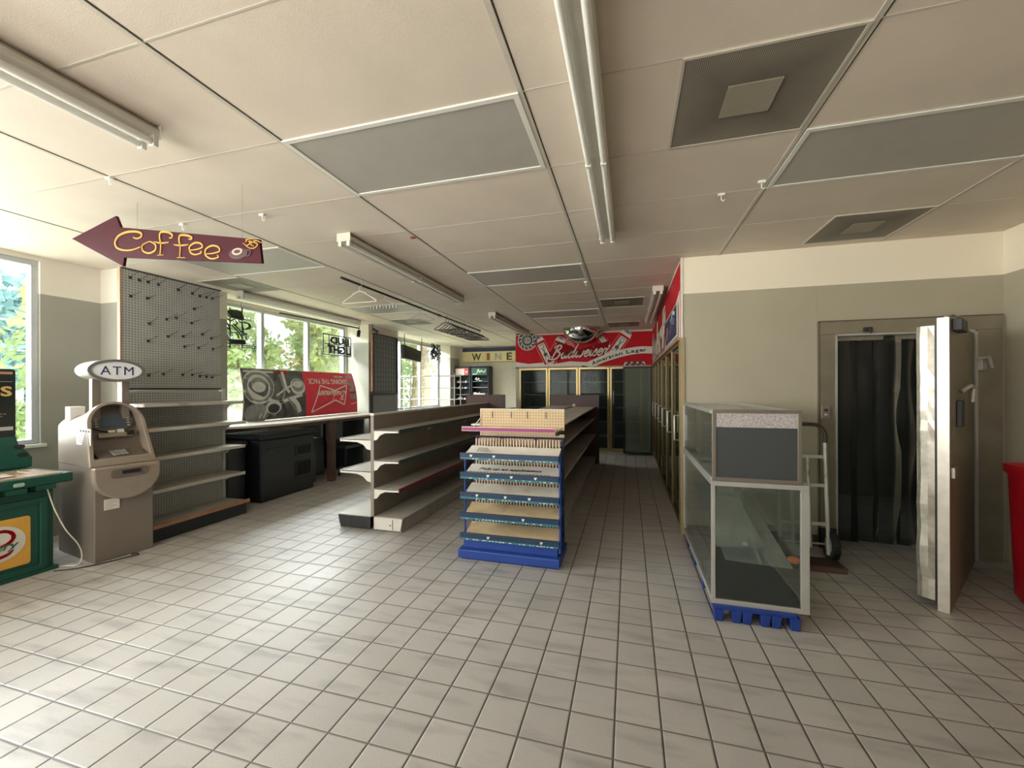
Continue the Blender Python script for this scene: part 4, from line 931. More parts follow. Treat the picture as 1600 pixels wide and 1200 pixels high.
# hanging monitor
t = T('hanging_monitor', 'black box-shaped sign back hanging in the far window', 'sign', (-5.1, 9.0, 2.3))
a = [onx(632, 538, -5.1), onx(659, 549, -5.1), onx(658, 566, -5.1), onx(634, 560, -5.1)]
mb = MB(); mb.hexa(a, [p+Vector((-.12, 0, .0)) for p in a]); mb.build('case', M_black, t, bev=.01, world=True)
b_ = [a[3].lerp(a[2], .2)+Vector((.001, 0, .03)), a[3].lerp(a[2], .8)+Vector((.001, 0, .03)), a[3].lerp(a[2], .8)+Vector((.001, 0, .09)), a[3].lerp(a[2], .2)+Vector((.001, 0, .07))]
MB().hexa(b_, [p+Vector((.02, 0, 0)) for p in b_]).build('socket_panel', M_dark, t, world=True)
MB().tube([a[0], (a[0].x, a[0].y, ZC)], .01, 6).tube([a[1], (a[1].x, a[1].y, ZC)], .01, 6).build('hanging_rod', M_dark, t, world=True)

# dark grid panel on the pillar
t = T('grid_display_panel', 'tall dark wire grid panel with a raw wood edge on the pillar between windows', 'panel', (-4.97, 7.15, 1.0))
MB().box(-4.995, -4.97, 7.12, 7.98, 1.36, 2.56).build('backing', mat('panel_slate', '#7b7f7d', .6), t, **w_)
mb = MB()
for k in range(9): y = 7.16+k*.1; mb.tube([(-4.955, y, 1.38), (-4.955, y, 2.54)], .004, 5)
for k in range(12): z = 1.40+k*.1; mb.tube([(-4.95, 7.14, z), (-4.95, 7.96, z)], .004, 5)
mb.build('wire_grid', M_dark, t, **w_)
MB().rframe(Frame((-4.97, 0, 0), (0, 1, 0), (0, 0, 1)), 7.10, 8.0, 1.34, 2.58, .025, 0, .03).build('frame', M_dark, t, **w_)
MB().box(-4.99, -4.945, 7.075, 7.10, 1.40, 2.56).build('wood_edge', M_copper, t, **w_)
MB().box(-4.99, -4.96, 7.12, 7.98, .02, 1.32).build('lower_panel', mat('panel_grey', '#666866', .5), t, **w_)
MB().box(-4.99, -4.955, 7.08, 7.12, .0, 1.34).build('lower_edge', M_black, t, **w_)

# hanging rod and hangers
RX = -2.95; ra = onx(533, 433, RX); rb = onx(716, 501, RX)
RZ = 2.64; ra.z = RZ; rb.z = RZ
t = T('hanging_rod', 'long dark clothes rod hung under the ceiling carrying coat hangers', 'rod', ra)
MB().tube([ra, (RX, 6.0, RZ)], .014, 10).tube([(RX, 5.9, RZ), (RX, 7.9, RZ)], .011, 10).build('rod', M_dark, t, smooth_=True, **w_)
MB().tube([(RX, 5.95, RZ), (RX, 6.05, RZ)], .018, 10).build('collar', M_black, t, **w_)
for y in (4.0, 5.95, 7.8): MB().tube([(RX, y, RZ+.01), (RX, y, ZC)], .002, 5).build('hanging_wire', M_white, t, **w_)
def hanger_mb(w=.21, h=.11, r=.0045):
    mb = MB()
    mb.tube(smooth([(-.001, 0, .012), (.018, 0, .022), (.030, 0, 0), (.022, 0, -.02), (0, 0, -.035), (0, 0, -.075)], sub=4), r*.6, 6)
    mb.tube(smooth([(0, 0, -.075), (.05, 0, -.09), (.075, 0, -.105), (.08, 0, -.095), (.10, 0, -.12), (w, 0, -.075-h), (w-.01, 0, -.095-h), (0, 0, -.095-h), (-w+.01, 0, -.095-h), (-w, 0, -.075-h), (-.10, 0, -.12), (-.08, 0, -.095), (-.075, 0, -.105), (-.05, 0, -.09)], True, 3), r, 6, closed=True)
    return mb
M_hw = mat('hanger_white', '#e6e3da', .35); M_hb = mat('hanger_dark', '#2a2526', .4)
hw = tag(hanger_mb().build('coat_hanger', M_hw, smooth_=True), 'white plastic hanger at the near end of the rod', 'hanger'); hw.location = (RX, 3.98, RZ)
h2 = tag(hanger_mb(.2, .09).build('coat_hanger', mat('hanger_grey', '#a9a7a0', .35), smooth_=True), 'single grey hanger in the middle of the rod', 'hanger'); h2.location = (RX, 5.40, RZ); h2.rotation_euler = (0, 0, .1)
t = T('clip_hanger', 'wire clip hanger with a row of small clips behind the white hanger', 'hanger', (RX, 4.45, RZ))
MB().tube([(.018, 0, .02), (.0, 0, -.03), (0, 0, -.07), (-.18, 0, -.14), (.18, 0, -.14), (0, 0, -.07)], .003, 6).build('wire', M_alu, t)
for k in range(9): MB().box(-.18+k*.045-.006, -.18+k*.045+.006, -.006, .006, -.185, -.14).build('clip', M_alu, t)
bh = hanger_mb(.2, .10, .0065)
b0 = tag(bh.build('coat_hanger', M_hb, smooth_=True), 'dark hanger in the tight bunch at the far end of the rod', 'hanger', 'dark hangers bunched at the far end of the rod'); b0.location = (RX, 6.25, RZ)
for k in range(1, 16):
    c = b0.copy(); COL.objects.link(c); c.location = (RX+random.uniform(-.004, .004), 6.25+k*.105, RZ); c.rotation_euler = (0, 0, random.uniform(-.25, .25))

# white wire shelving by the far window
t = T('wire_shelf_rack', 'white wire rack standing in front of the far window', 'wire rack', (-4.6, 8.6, 0))
mb = MB()
for z in (1.75, 1.47, 1.2, .9, .5, .1):
    for y in (8.6, 8.95): mb.tube([(-5.35, y, z), (-3.85, y, z)], .008, 6)
    for k in range(16): mb.tube([(-5.35+k*.1, 8.6, z), (-5.35+k*.1, 8.95, z)], .003, 4)
mb.build('wire_shelf', M_white, t, **w_)
for x in (-5.35, -4.98, -3.85):
    for y in (8.6, 8.95): MB().tube([(x, y, 0), (x, y, 1.8)], .014, 8).build('post', M_alu if x == -4.98 else M_white, t, **w_)

# cigarette-style racks on the back wall
def cigrack(label, x0, x1, head, base, rows):
    t = T('tobacco_rack', label, 'display rack', ((x0+x1)/2, 11.5, 0))
    mb = MB(); mb.box(x0, x1, 11.8, 11.85, 0, 2.13); mb.box(x0, x0+.04, 11.5, 11.8, 0, 2.13); mb.box(x1-.04, x1, 11.5, 11.8, 0, 2.13); mb.box(x0, x1, 11.5, 11.8, 2.09, 2.13); mb.box(x0, x1, 11.5, 11.8, 0, .3)
    mb.build('cabinet', M_black, t, bev=.01, **w_)
    hd = MB().box(x0+.03, x1-.06, 11.485, 11.5, 1.86, 2.08).build('header', head[0], t, **w_)
    mb = MB(); FH = Frame((0, 11.485, 0), (1, 0, 0), (0, 0, 1)); w = x1-x0
    if len(head) > 2: mb.fbox(FH, x0+.03, x0+.06+w*.5, 1.86, 2.06, 0, .003); mb.fbox(FH, x0+.05+w*.6, x1-.09, 1.94, 1.99, 0, .003)
    else:
        mb.stroke(FH, [(x0+w*.35, 1.92), (x0+w*.42, 2.03), (x0+w*.5, 1.94), (x0+w*.6, 2.0), (x0+w*.72, 1.94), (x0+w*.84, 2.02)], .035, 0, .003); mb.fbox(FH, x0+.06, x0+.2, 1.88, 1.905, 0, .003)
    mb.build('header_print', head[1], hd, **w_)
    for z, c, n in rows:
        s_ = MB().box(x0+.04, x1-.04, 11.52, 11.8, z-.02, z).build('shelf', c, t, **w_)
        if n:
            mb = MB()
            for k in range(n):
                if random.random() < .85: a = x0+.08+(w-.2)*k/n; mb.box(a, a+(w-.2)/n*.6, 11.505, 11.52, z-.03, z+random.uniform(.01, .05))
            mb.build('price_tag', M_white, s_, **w_)
    MB().box(x0+.05, x1-.06, 11.49, 11.5, .72, .92).build('lower_card', base, t, **w_)
    return t
M_sky = mat('sky_blue_card', '#5fb4d8', .4)
cigrack('black product rack with a red and white header beside the far window', -5.13, -4.62, (mat('header_red', '#b8424a', .4), mat('header_white', '#e8d6cc', .4), 1), M_sky, ((1.66, M_g1, 9), (1.48, M_g1, 8), (1.28, M_g2, 0), (1.15, M_g1, 9)))
cigrack('black product rack with a green header under the WINE sign', -4.60, -4.03, (mat('header_green', '#2f5a50', .4), mat('header_mint', '#bcd6b8', .4)), M_dark, ((1.68, M_teal, 0), (1.50, M_g2, 0), (1.30, M_g1, 9)))
tag(MB().stroke(Frame((-4.35, 11.50, 1.72), (1, 0, 0), (0, 0, 1)), [(-.12, .0), (-.07, .07), (-.06, -.02), (0, .05), (.02, -.03), (.1, -.02)], .02, 0, .01).build('crumpled_tag_strip', M_white), 'crumpled white tags on the shelf of the green-header rack', 'tags')

# WINE sign
t = T('wine_sign', 'cream WINE sign with a navy top band on the far back wall', 'sign', (-4.1, 11.86, 2.27))
xa, xb = ony(723, 555, 11.86).x, ony(805, 555, 11.86).x
MB().box(xa, xb, 11.86, 11.9, 2.28, 2.60).build('board', mat('sign_cream', '#d9c890', .5), t, **w_)
MB().box(xa, xb, 11.85, 11.9, 2.60, 2.715).build('top_band', M_navy, t, **w_)
MB().box(xa, xb, 11.855, 11.9, 2.27, 2.285).build('bottom_trim', M_copper, t, **w_)
for ch, u, w, c in (('W', 744.5, .30, mat('letter_olive', '#3c3b22', .5)), ('I', 763, .09, mat('letter_brown', '#8a5a2a', .5)), ('N', 778.5, .20, mat('letter_pale', '#9aa4b0', .5)), ('E', 796, .17, mat('letter_green', '#2f3a1c', .5))):
    p = ony(u, 557, 11.86); text(ch, Frame((p.x, 11.86, 2.435), (1, 0, 0), (0, 0, 1)), w, .22, c, t, 'letter', depth=.02, bold=.012, **w_)
# red and dark bits beyond the shelving end
t = T('red_shopping_basket', 'red basket top showing behind the end of the window-side shelving', 'basket', (-2.42, 8.6, 0))
MB().box(-2.66, -2.36, 8.45, 8.8, .55, .98).build('basket', mat('basket_red', '#7a1d26', .5), t, bev=.01, **w_)
MB().box(-2.62, -2.4, 8.5, 8.75, 0, .55).build('stand', M_dark, t, **w_)
MB().tube([(-2.66, 8.5, 1.0), (-2.36, 8.5, 1.03)], .012).build('handle', M_black, t, **w_)

# ================================================================== COOLER DOORS
M_cdg = glass('cooler_glass', (.66, .72, .68), .04, .02, .05, (.30, .34, .31))
M_cdark = glass('cooler_glass_dark', (.34, .36, .33), .3, .02, .03, (.25, .28, .24))
def cooler_door(label, F, w, z0, z1, frame=M_gold, gl=M_cdg, fw=.045, handle=.08, hz=(.98, 1.22), group=None, loc=None, hm=M_alu):
    t = T('cooler_door', label, 'cooler door', loc or F(0, z0), 0, group)
    MB().rframe(F, 0, w, z0, z1, fw, -.02, .02).build('door_frame', frame, t, bev=.004, world=True)
    MB().fbox(F, fw-.005, w-fw+.005, z0+fw-.005, z1-fw+.005, -.006, -.001).build('door_pane', gl, t, world=True)
    MB().rframe(F, fw-.004, w-fw+.004, z0+fw-.004, z1-fw+.004, .012, -.012, .004).build('door_gasket', M_black, t, world=True)
    if handle is not None:
        MB().tube([F(handle, hz[0], .015), F(handle, hz[0], .055), F(handle, hz[1], .055), F(handle, hz[1], .015)], .009, 8).build('door_handle', hm, t, smooth_=True, world=True)
    return t
FBk = Frame((0, YK-.02, 0), (1, 0, 0), (0, 0, 1))
names = ('first gold-framed cooler door from the left in the back wall', 'second gold-framed cooler door from the left in the back wall', 'third gold-framed cooler door from the left in the back wall', 'fourth gold-framed back cooler door, with a bright handle beside the black-framed door')
for k, nm in enumerate(names):
    x0 = -2.49+k*.695
    F = Frame((x0, YK-.02, 0), (1, 0, 0), (0, 0, 1)); cooler_door(nm, F, .685, .07, 1.925, handle=(.08 if k == 3 else None), hm=M_white, group='gold-framed doors of the back cooler', hz=(1.1, 1.38))
t = cooler_door('black-framed glass door standing at the right end of the back cooler', Frame((-.12, YK-.12, 0), (1, 0, 0), (0, 0, 1)), .605, .03, 1.92, M_black, glass('pale_green_glass', (.70, .74, .66), .04, .02, .30, (.42, .45, .36)), .028, None)
M_gd = mat('gold_bronze_frame', '#7c6c45', .4, .7, vary=.1)
ord_ = ('nearest', 'second', 'third', 'fourth', 'fifth', 'sixth')
for k in range(6):
    y0 = YF+.0+.78*k; pass
    F = Frame((XK, y0+.77, 0), (0, -1, 0), (0, 0, 1))
    cooler_door(ord_[k]+' narrow-looking glass cooler door along the right side of the aisle', F, .765, .07, 1.92, M_gd, M_cdark, .035, .68, (.92, 1.17), 'glass cooler doors along the right side of the aisle')
# shelves inside the coolers
M_cs = mat('cooler_wire_shelf', '#a9aba3', .5)
def cooler_shelf(label, x0, x1, y0, y1, g):
    t = T('cooler_shelf', label, 'cooler shelf', ((x0+x1)/2, (y0+y1)/2, .06), 0, g)
    for z in (.35, .68, 1.0, 1.3, 1.6):
        MB().box(x0+.02, x1-.02, y0, y1, z-.012, z+.012).build('shelf', M_cs, t, world=True)
    for x in (x0+.02, x1-.035):
        for y in (y0, y1-.015): MB().box(x, x+.015, y, y+.015, .06, 1.85).build('post', M_cs, t, world=True)
for k in range(4): cooler_shelf('wire shelving inside the back cooler behind glass door', -2.46+k*.695, -1.82+k*.695, YK+.2, YK+.65, 'wire shelves inside the back cooler')
for k in range(6): cooler_shelf('wire shelving inside the right-hand cooler behind glass door', .72, 1.15, YF+.12+.78*k, YF+.74+.78*k, 'wire shelves inside the right-hand cooler')

# ================================================================== BANNERS
t = T('beer_banner', 'red beer banner with white script above the back cooler doors', 'banner', (-1.03, YK-.012, 2.0))
FBn = Frame((-2.575, YK-.012, 0), (1, 0, 0), (0, 0, 1)); WBn = XK-.005+2.575
def bq(u, v): p = ony(u, v, YK-.012); return (p.x+2.575, p.z)
MB().fbox(FBn, 0, WBn, 1.955, 2.715, -.008, 0).build('backing', M_red, t, **w_)
mb = MB(); mb.prism(FBn, [(0, 1.957), (WBn*.62, 1.957), (WBn*.56, 2.04), (WBn*.42, 2.07), (WBn*.33, 2.03), (WBn*.26, 2.06), (WBn*.1, 2.03), (0, 2.08)], 0, .003)
mb.fbox(FBn, 0, WBn, 2.695, 2.715, 0, .003); mb.build('cream_edge', M_cream, t, **w_)
mb = MB(); c = bq(824, 532)
for r_, m in ((1.0, 0), (.92, 1), (.62, 0), (.56, 1), (.34, 0), (.30, 1)): mb.disc(FBn, c[0], c[1], .235*r_, .235*r_, .003+.001*(1-r_)*8, .006+.001*(1-r_)*8, m, n=32)
for k in range(12):
    a = k*PI/6; mb.stroke(FBn, [(c[0]+.16*math.cos(a), c[1]+.16*math.sin(a)), (c[0]+.20*math.cos(a+.25), c[1]+.20*math.sin(a+.25))], .02, .010, .012, 0)
mb.stroke(FBn, [(c[0]-.04, c[1]-.05), (c[0]-.03, c[1]+.05), (c[0]+.01, c[1]+.03), (c[0]-.03, c[1]), (c[0]+.02, c[1]-.04), (c[0]-.04, c[1]-.05)], .012, .013, .015, 0)
mb.stroke(FBn, [(c[0]+.03, c[1]-.05), (c[0]+.03, c[1]+.05), (c[0]+.07, c[1]), (c[0]+.03, c[1]-.05)], .010, .013, .015, 0)
mb.build('medallion', [M_cream, M_g1], t, **w_)
def can(cx, cy, ang, L, w, name='can_drawing'):
    ca, sa = math.cos(ang), math.sin(ang); u_ = FBn.u*ca - FBn.r*sa; r_ = FBn.r*ca + FBn.u*sa
    G = Frame(FBn(cx, cy, .004), r_, u_); mb = MB()
    def B(x0, x1, y0, y1, c0, m): mb.fbox(G, x0, x1, y0, y1, c0, c0+.002, m)
    B(-w/2, w/2, -L*.55, L*.32, 0, 0); mb.prism(G, [(-w/2, L*.32), (w/2, L*.32), (w*.40, L*.45), (-w*.40, L*.45)], 0, .002, 0); mb.disc(G, 0, L*.45, w*.42, w*.13, .002, .004, 1, 20); mb.disc(G, .0, L*.455, w*.18, w*.05, .004, .006, 3, 12)
    B(-w/2*.96, w/2*.96, -L*.52, L*.30, .002, 2); B(-w*.30, w*.34, -L*.50, L*.22, .004, 0)
    mb.stroke(G, [(-w*.2, -L*.4), (0, -L*.1), (-w*.15, L*.1)], w*.1, .006, .008, 1); mb.stroke(G, [(w*.15, -L*.35), (w*.02, -L*.1), (w*.2, L*.12)], w*.12, .006, .008, 1); mb.disc(G, 0, -L*.2, w*.2, w*.16, .008, .009, 3, 16)
    mb.stroke(G, [(-w*.25, L*.17), (w*.28, L*.17)], w*.06, .006, .008, 3)
    mb.build(name, [M_cream, M_g2, M_red, M_g1], t, **w_)
c = bq(868, 546); can(c[0]+.02, c[1], -.45, .62, .24)
c = bq(850, 546); can(c[0]-.02, c[1], .45, .66, .25)
c = bq(942, 532); can(c[0], c[1], .62, .42, .17)
c = bq(969, 538); can(c[0], c[1]+.04, -.62, .62, .25)
mb = MB()
mb.prism(FBn, [bq(*p) for p in ((855, 566), (904, 557), (948, 563), (950, 545), (953, 532), (905, 546), (872, 533), (863, 547))], .0145, .0155, 0)
for k in range(9): mb.stroke(FBn, [(1.10+k*.03, 2.60-k*.035), (1.32+k*.02, 2.55-k*.035)], .008, .011, .013, 1)
for k in range(8): mb.stroke(FBn, [(1.9+k*.02, 2.62-k*.03), (2.08+k*.01, 2.50-k*.02)], .008, .011, .013, 1)
mb.build('bow_tie_shape', [M_deepred, M_cream], t, **w_)
LET = {'B': ([[(.10, .78), (.16, .92), (.32, 1.0), (.50, .97), (.56, .84), (.46, .66), (.26, .54), (.46, .52), (.60, .38), (.54, .14), (.34, .0), (.08, .0), (-.08, .10), (-.06, .22), (.04, .2)], [(.34, .98), (.27, .7), (.2, .4), (.12, .02)]], .74),
 'u': ([[(-.02, .22), (.08, .44), (.05, .2), (.1, .02), (.22, .06), (.32, .28), (.35, .44), (.32, .2), (.36, .02), (.46, .1), (.52, .22)]], .50),
 'd': ([[(-.02, .2), (.12, .42), (.28, .44), (.1, .36), (.04, .14), (.12, .01), (.24, .08), (.34, .32)], [(.48, .98), (.40, .6), (.33, .2), (.36, .02), (.46, .1), (.52, .22)]], .50),
 'w': ([[(-.02, .22), (.07, .44), (.05, .2), (.1, .02), (.2, .05), (.28, .22), (.3, .4), (.28, .18), (.33, .02), (.43, .05), (.52, .26), (.52, .44), (.56, .38), (.64, .36)]], .62),
 'e': ([[(-.02, .16), (.14, .2), (.28, .34), (.24, .45), (.12, .42), (.04, .22), (.08, .04), (.2, .0), (.32, .1), (.38, .2)]], .36),
 'i': ([[(-.02, .2), (.09, .44), (.06, .18), (.1, .01), (.2, .08), (.26, .2)], [(.14, .62), (.16, .64)]], .25),
 's': ([[(-.02, .14), (.16, .48), (.2, .3), (.22, .1), (.12, .0), (.02, .05)], [(.2, .06), (.3, .18)]], .30),
 'r': ([[(-.02, .18), (.08, .46), (.12, .40), (.24, .42), (.2, .2), (.22, .03), (.32, .06), (.40, .2)]], .36)}
def script(G, word, w, m, parent, c0, c1, name, wid=.05, shear=.32, slope=0.0):
    tot = sum(LET[c][1] for c in word); k = w/tot; x = -w/2; mb = MB()
    for ch in word:
        for P_ in LET[ch][0]:
            mb.stroke(G, [(x+(px+shear*py)*k, py*k*.98+slope*(x+px*k)) for px, py in P_], (lambda q_: wid*k*(1.25+.75*math.sin(PI*q_))), c0, c1, sub=6)
        x += LET[ch][1]*k
    return mb.build(name, m, parent, world=True)
script(PFU(1.76, .42), 'Budweiser', .68, M_white, POSTER_RED, .0095, .0125, 'brand_lettering', .045, slope=-.02)
bA = bq(861, 562); bB = bq(947, 554)
script(Frame(FBn((bA[0]+bB[0])/2, (bA[1]+bB[1])/2, 0), FBn.r, FBn.u), 'Budweiser', bB[0]-bA[0]+.05, M_cream, t, .0165, .0185, 'script_lettering', .05, slope=.07)
# ribbon with black lettering
LP = [bq(919, 571), bq(945, 560), bq(975, 551), bq(1000, 547), bq(1019, 547)]
mb = MB(); mb.stroke(FBn, LP, .155, .019, .021, 0, sub=8); mb.stroke(FBn, [(LP[0][0]-.14, LP[0][1]-.02), (LP[0][0]-.02, LP[0][1]-.05)], .05, .010, .012, 1); mb.build('ribbon', [M_cream, M_g1], t, **w_)
s_ = 'American Lager'; sm = smooth(LP, sub=12); d = [0]
for i in range(1, len(sm)): d.append(d[-1]+math.hypot(sm[i][0]-sm[i-1][0], sm[i][1]-sm[i-1][1]))
adv = dict(A=1.25, m=1.35, e=.9, r=.75, i=.55, c=.85, a=.95, n=1.0, L=1.1, g=.95); adv[' '] = .7
tot = sum(adv[c] for c in s_); posn = .06*d[-1]; sc_ = d[-1]*.86/tot
for ch in s_:
    w = adv[ch]*sc_; c0 = posn+w/2; posn += w
    if ch == ' ': continue
    i = max(k for k in range(len(d)) if d[k] <= c0); i = min(i, len(sm)-2); f_ = (c0-d[i])/max(1e-6, d[i+1]-d[i])
    x = sm[i][0]+(sm[i+1][0]-sm[i][0])*f_; y = sm[i][1]+(sm[i+1][1]-sm[i][1])*f_; tx, ty = sm[i+1][0]-sm[i][0], sm[i+1][1]-sm[i][1]
    r_ = (FBn.r*tx+FBn.u*ty).normalized(); u_ = (FBn.u*tx-FBn.r*ty).normalized()
    hh = .085 if ch in 'AL' else (.055 if ch not in 'ig' else .07)
    dy = 0 if ch in 'AL' else (-.012 if ch != 'g' else -.025)
    text(ch, Frame(FBn(x, y+dy, 0), r_, u_), w*.86, hh, M_ink, t, 'ribbon_letter', off=.0212, depth=.003, bold=.03, **w_)
mb = MB(); c = bq(990, 566)
for k in range(7): mb.stroke(FBn, [(c[0]-.2+k*.06, c[1]-.07), (c[0]-.16+k*.06, c[1]+.03*(k % 2)), (c[0]-.12+k*.06, c[1]-.05)], .03, .005, .007, k % 2)
mb.build('hop_drawing', [M_cream, M_g1], t, **w_)

t = T('beer_banner', 'red beer banner on the wall over the right-hand aisle cooler doors', 'banner', (XK-.012, 6.8, 2.0))
FRb = Frame((XK-.012, YK-.03, 0), (0, -1, 0), (0, 0, 1)); WR = YK-.03-YF+.02
MB().fbox(FRb, 0, WR, 1.955, 2.715, -.008, 0).build('backing', mat('banner_red_bright', '#c5182a', .55, spec=.25), t, **w_)
mb = MB(); mb.fbox(FRb, 0, WR, 1.955, 1.985, 0, .004); mb.fbox(FRb, 0, WR, 2.69, 2.715, 0, .004); mb.prism(FRb, [(WR*.62, 1.98), (WR, 1.98), (WR, 2.42), (WR*.93, 2.36), (WR*.86, 2.22), (WR*.76, 2.1)], 0, .003)
mb.stroke(FRb, [(WR*.08, 2.05), (WR*.30, 2.25), (WR*.52, 2.32), (WR*.64, 2.30)], .16, .003, .006)
mb.build('cream_ribbon', M_cream, t, **w_)
mb = MB()
for k, (a, b_, r_) in enumerate(((.4, 2.3, .28), (1.0, 2.2, .2), (2.2, 2.15, .22), (3.2, 2.45, .16))): mb.disc(FRb, a, b_, r_, r_, .006, .008, 0); mb.disc(FRb, a, b_, r_*.8, r_*.8, .008, .010, 1); mb.disc(FRb, a, b_, r_*.5, r_*.5, .010, .012, 0)
for k in range(14): a = .3+k*.25; mb.stroke(FRb, [(a, 2.0), (a+.08, 2.12+.05*(k % 3)), (a+.16, 2.02)], .04, .006, .008, k % 2)
for a in (1.5, 2.75): mb.hexa([FRb(a, 2.05, .006), FRb(a+.25, 2.05, .006), FRb(a+.42, 2.6, .006), FRb(a+.17, 2.6, .006)], [FRb(a, 2.05, .010), FRb(a+.25, 2.05, .010), FRb(a+.42, 2.6, .010), FRb(a+.17, 2.6, .010)], 0)
mb.build('printed_drawing', [M_cream, M_g2], t, **w_)
MB().fbox(FRb, 0, WR, 1.925, 1.955, -.005, .02).build('lower_strip', M_copper, t, **w_)
t = T('dark_blue_poster', 'dark blue picture poster fixed over the near end of the aisle banner', 'poster', (XK-.03, 4.9, 2.1))
MB().fbox(FRb, WR-1.40, WR-.10, 1.98, 2.33, .012, .018).build('sheet', M_white, t, **w_)
MB().fbox(FRb, WR-1.38, WR-.12, 2.0, 2.31, .018, .021).build('picture', mat('poster_violet_blue', '#33355f', .4, vary=.6, scale=7), t, **w_)
mb = MB(); mb.stroke(FRb, [(WR-1.2, 2.06), (WR-1.12, 2.14), (WR-1.15, 2.2)], .04, .021, .023, 0); mb.stroke(FRb, [(WR-.8, 2.1), (WR-.6, 2.2), (WR-.35, 2.18)], .08, .021, .023, 1); mb.stroke(FRb, [(WR-.7, 2.22), (WR-.5, 2.28), (WR-.3, 2.25)], .04, .021, .023, 0)
mb.build('picture_marks', [M_g3, mat('poster_blue_grey', '#66748a', .4)], t, **w_)

# mirror dome
c = ony(908, 516, 8.86)
t = T('mirror_dome', 'half-round chrome security mirror under the ceiling in front of the beer banner', 'mirror', (c.x, 8.87, ZC))
prof = [(.385*math.cos(a), -.30*math.sin(a)) for a in [PI/2*i/14 for i in range(15)]]
MB().lathe([(r_ if r_ > .002 else .002, z) for r_, z in prof], (0, 0, -.02), 40).build('mirror', mat('mirror_chrome', '#c9cacb', .04, 1.0, vary=.0), t, smooth_=True)
MB().lathe([(.40, -.025), (.40, .0), (.385, .0), (.385, -.025)], (0, 0, 0), 40).build('rim', M_steel, t, smooth_=True)

# ================================================================== WALK-IN COOLER DOORWAY
M_galv = mat('door_galvanised', '#968d7c', .42, .6, vary=.1, scale=6)
t = struct('door_1', (lambda m: (m.box(1.665, 1.80, YF-.055, YF-.02, 0, 1.93), m.box(1.665, 2.97, YF-.055, YF-.02, 1.93, 2.05), m.box(2.80, 2.97, YF-.055, YF-.02, 0, 1.93), m)[-1])(MB()), M_galv, bev=.004)
MB().box(1.795, 1.81, YF-.06, YF+.1, 0, 1.93).box(1.8, 2.8, YF-.06, YF+.1, 1.915, 1.93).box(2.79, 2.805, YF-.06, YF+.1, 0, 1.93).build('door_trim', M_alu, t)
MB().box(1.66, 1.80, YF-.06, YF-.055, .0, .18).build('door_kick', M_dark, t)
MB().box(1.665, 1.675, YF-.06, YF-.05, 0, 2.055).box(1.665, 2.97, YF-.06, YF-.05, 2.045, 2.055).build('door_seam', mat('seam_brown', '#5f5646', .5), t)
t = T('strip_curtain', 'dark translucent plastic strip curtain hanging in the walk-in cooler doorway', 'curtain', (2.3, YF+.05, 1.9))
M_cur = glass('smoky_plastic', (.13, .14, .12), .35, .22, .05, (.15, .16, .14))
M_cur = M_cur
for k in range(6):
    x0 = 1.80+k*.168; mb = MB(); n = 22; vs = []; fs = []; w = .205
    for i in range(n+1):
        z = 1.915-i*1.87/n
        for j in range(5):
            x = x0+w*j/4; yy = YF+.055+.018*(k % 2)+.014*math.sin(j*1.3+k)+.012*math.sin(i*.5+k*2)+0
            vs.append((x, yy, z))
    for i in range(n):
        for j in range(4): a = i*5+j; fs.append((a, a+1, a+6, a+5))
    mb.add(vs, fs).build('curtain_strip', M_cur, t, smooth_=True, **w_)
MB().box(1.81, 2.79, YF+.04, YF+.09, 1.88, 1.915).build('curtain_rail', M_steel, t, **w_)
# the open door leaf
Hn = Vector((2.76, 4.27, 0)); Fr = Vector((1.975, 3.25, 0)); dd = (Hn-Fr).normalized(); WD = (Hn-Fr).length
t = T('walk_in_door', 'thick insulated cooler door standing open with a dented bright metal edge', 'door', (Fr.x, Fr.y, 0))
FD = Frame(Fr, dd, (0, 0, 1))                # n = outward face (towards +x, -y)
if FD.n.x < 0: FD.n = -FD.n
MB().fbox(FD, 0, WD, .0, 1.90, -.055, .0).build('leaf', mat('door_leaf', '#8b8372', .45, .35, vary=.08), t, bev=.004, **w_)
MB().fbox(FD, -.003, .0, .0, 1.90, -.055, .0).build('edge_strip', mat('bright_metal_edge', '#d5d0c4', .35, .5, vary=.1, scale=12), t, **w_)
MB().fbox(FD, .01, WD-.02, .04, 1.875, -.068, -.055).build('gasket', M_black, t, **w_)
mb = MB(); n = 26; vs = []; fs = []
for i in range(n+1):
    z = .055+i*1.80/n; j1 = random.uniform(-.006, .006) if z < .9 else random.uniform(-.002, .002)
    for c0, a0 in ((-.068, .012), (-.10, .006), (-.135, .01), (-.155, .03)): vs.append(FD(a0+j1*(1 if c0 < -.07 else 0), z, c0+(j1 if c0 < -.12 else 0)))
for i in range(n):
    for j in range(3): a = i*4+j; fs.append((a, a+1, a+5, a+4))
mb.add(vs, fs).build('plug_edge', mat('dented_metal', '#cfcabd', .3, .7, vary=.15, scale=20, bump=.3, bscale=30, dirt=('#7a7265', 8, .5, .55)), t, **w_)
MB().fbox(FD, .03, WD-.05, .055, 1.855, -.155, -.068).build('plug', M_galv, t, **w_)
MB().fbox(FD, .28, .40, 1.18, 1.36, .0, .03).build('latch_plate', M_dark, t, bev=.006, **w_)
MB().fbox(FD, .05, .16, .86, .93, 0, .02).build('edge_plate', M_steel, t, bev=.003, **w_)
MB().fbox(FD, .10, .34, 1.82, 1.90, .0, .05).build('closer_box', M_dark, t, bev=.006, **w_)
MB().tube([FD(.02, 1.905, -.02), FD(.1, 1.93, .0), FD(.3, 1.915, .03)], .006).build('closer_arm', M_alu, t, **w_)
MB().tube([FD(.30, 1.42, .02), FD(.34, 1.46, .06), FD(.42, 1.45, .07), FD(.44, 1.35, .06)], .016).build('door_handle', M_steel, t, smooth_=True, **w_)
p = ony(1536, 568, YF-.07)
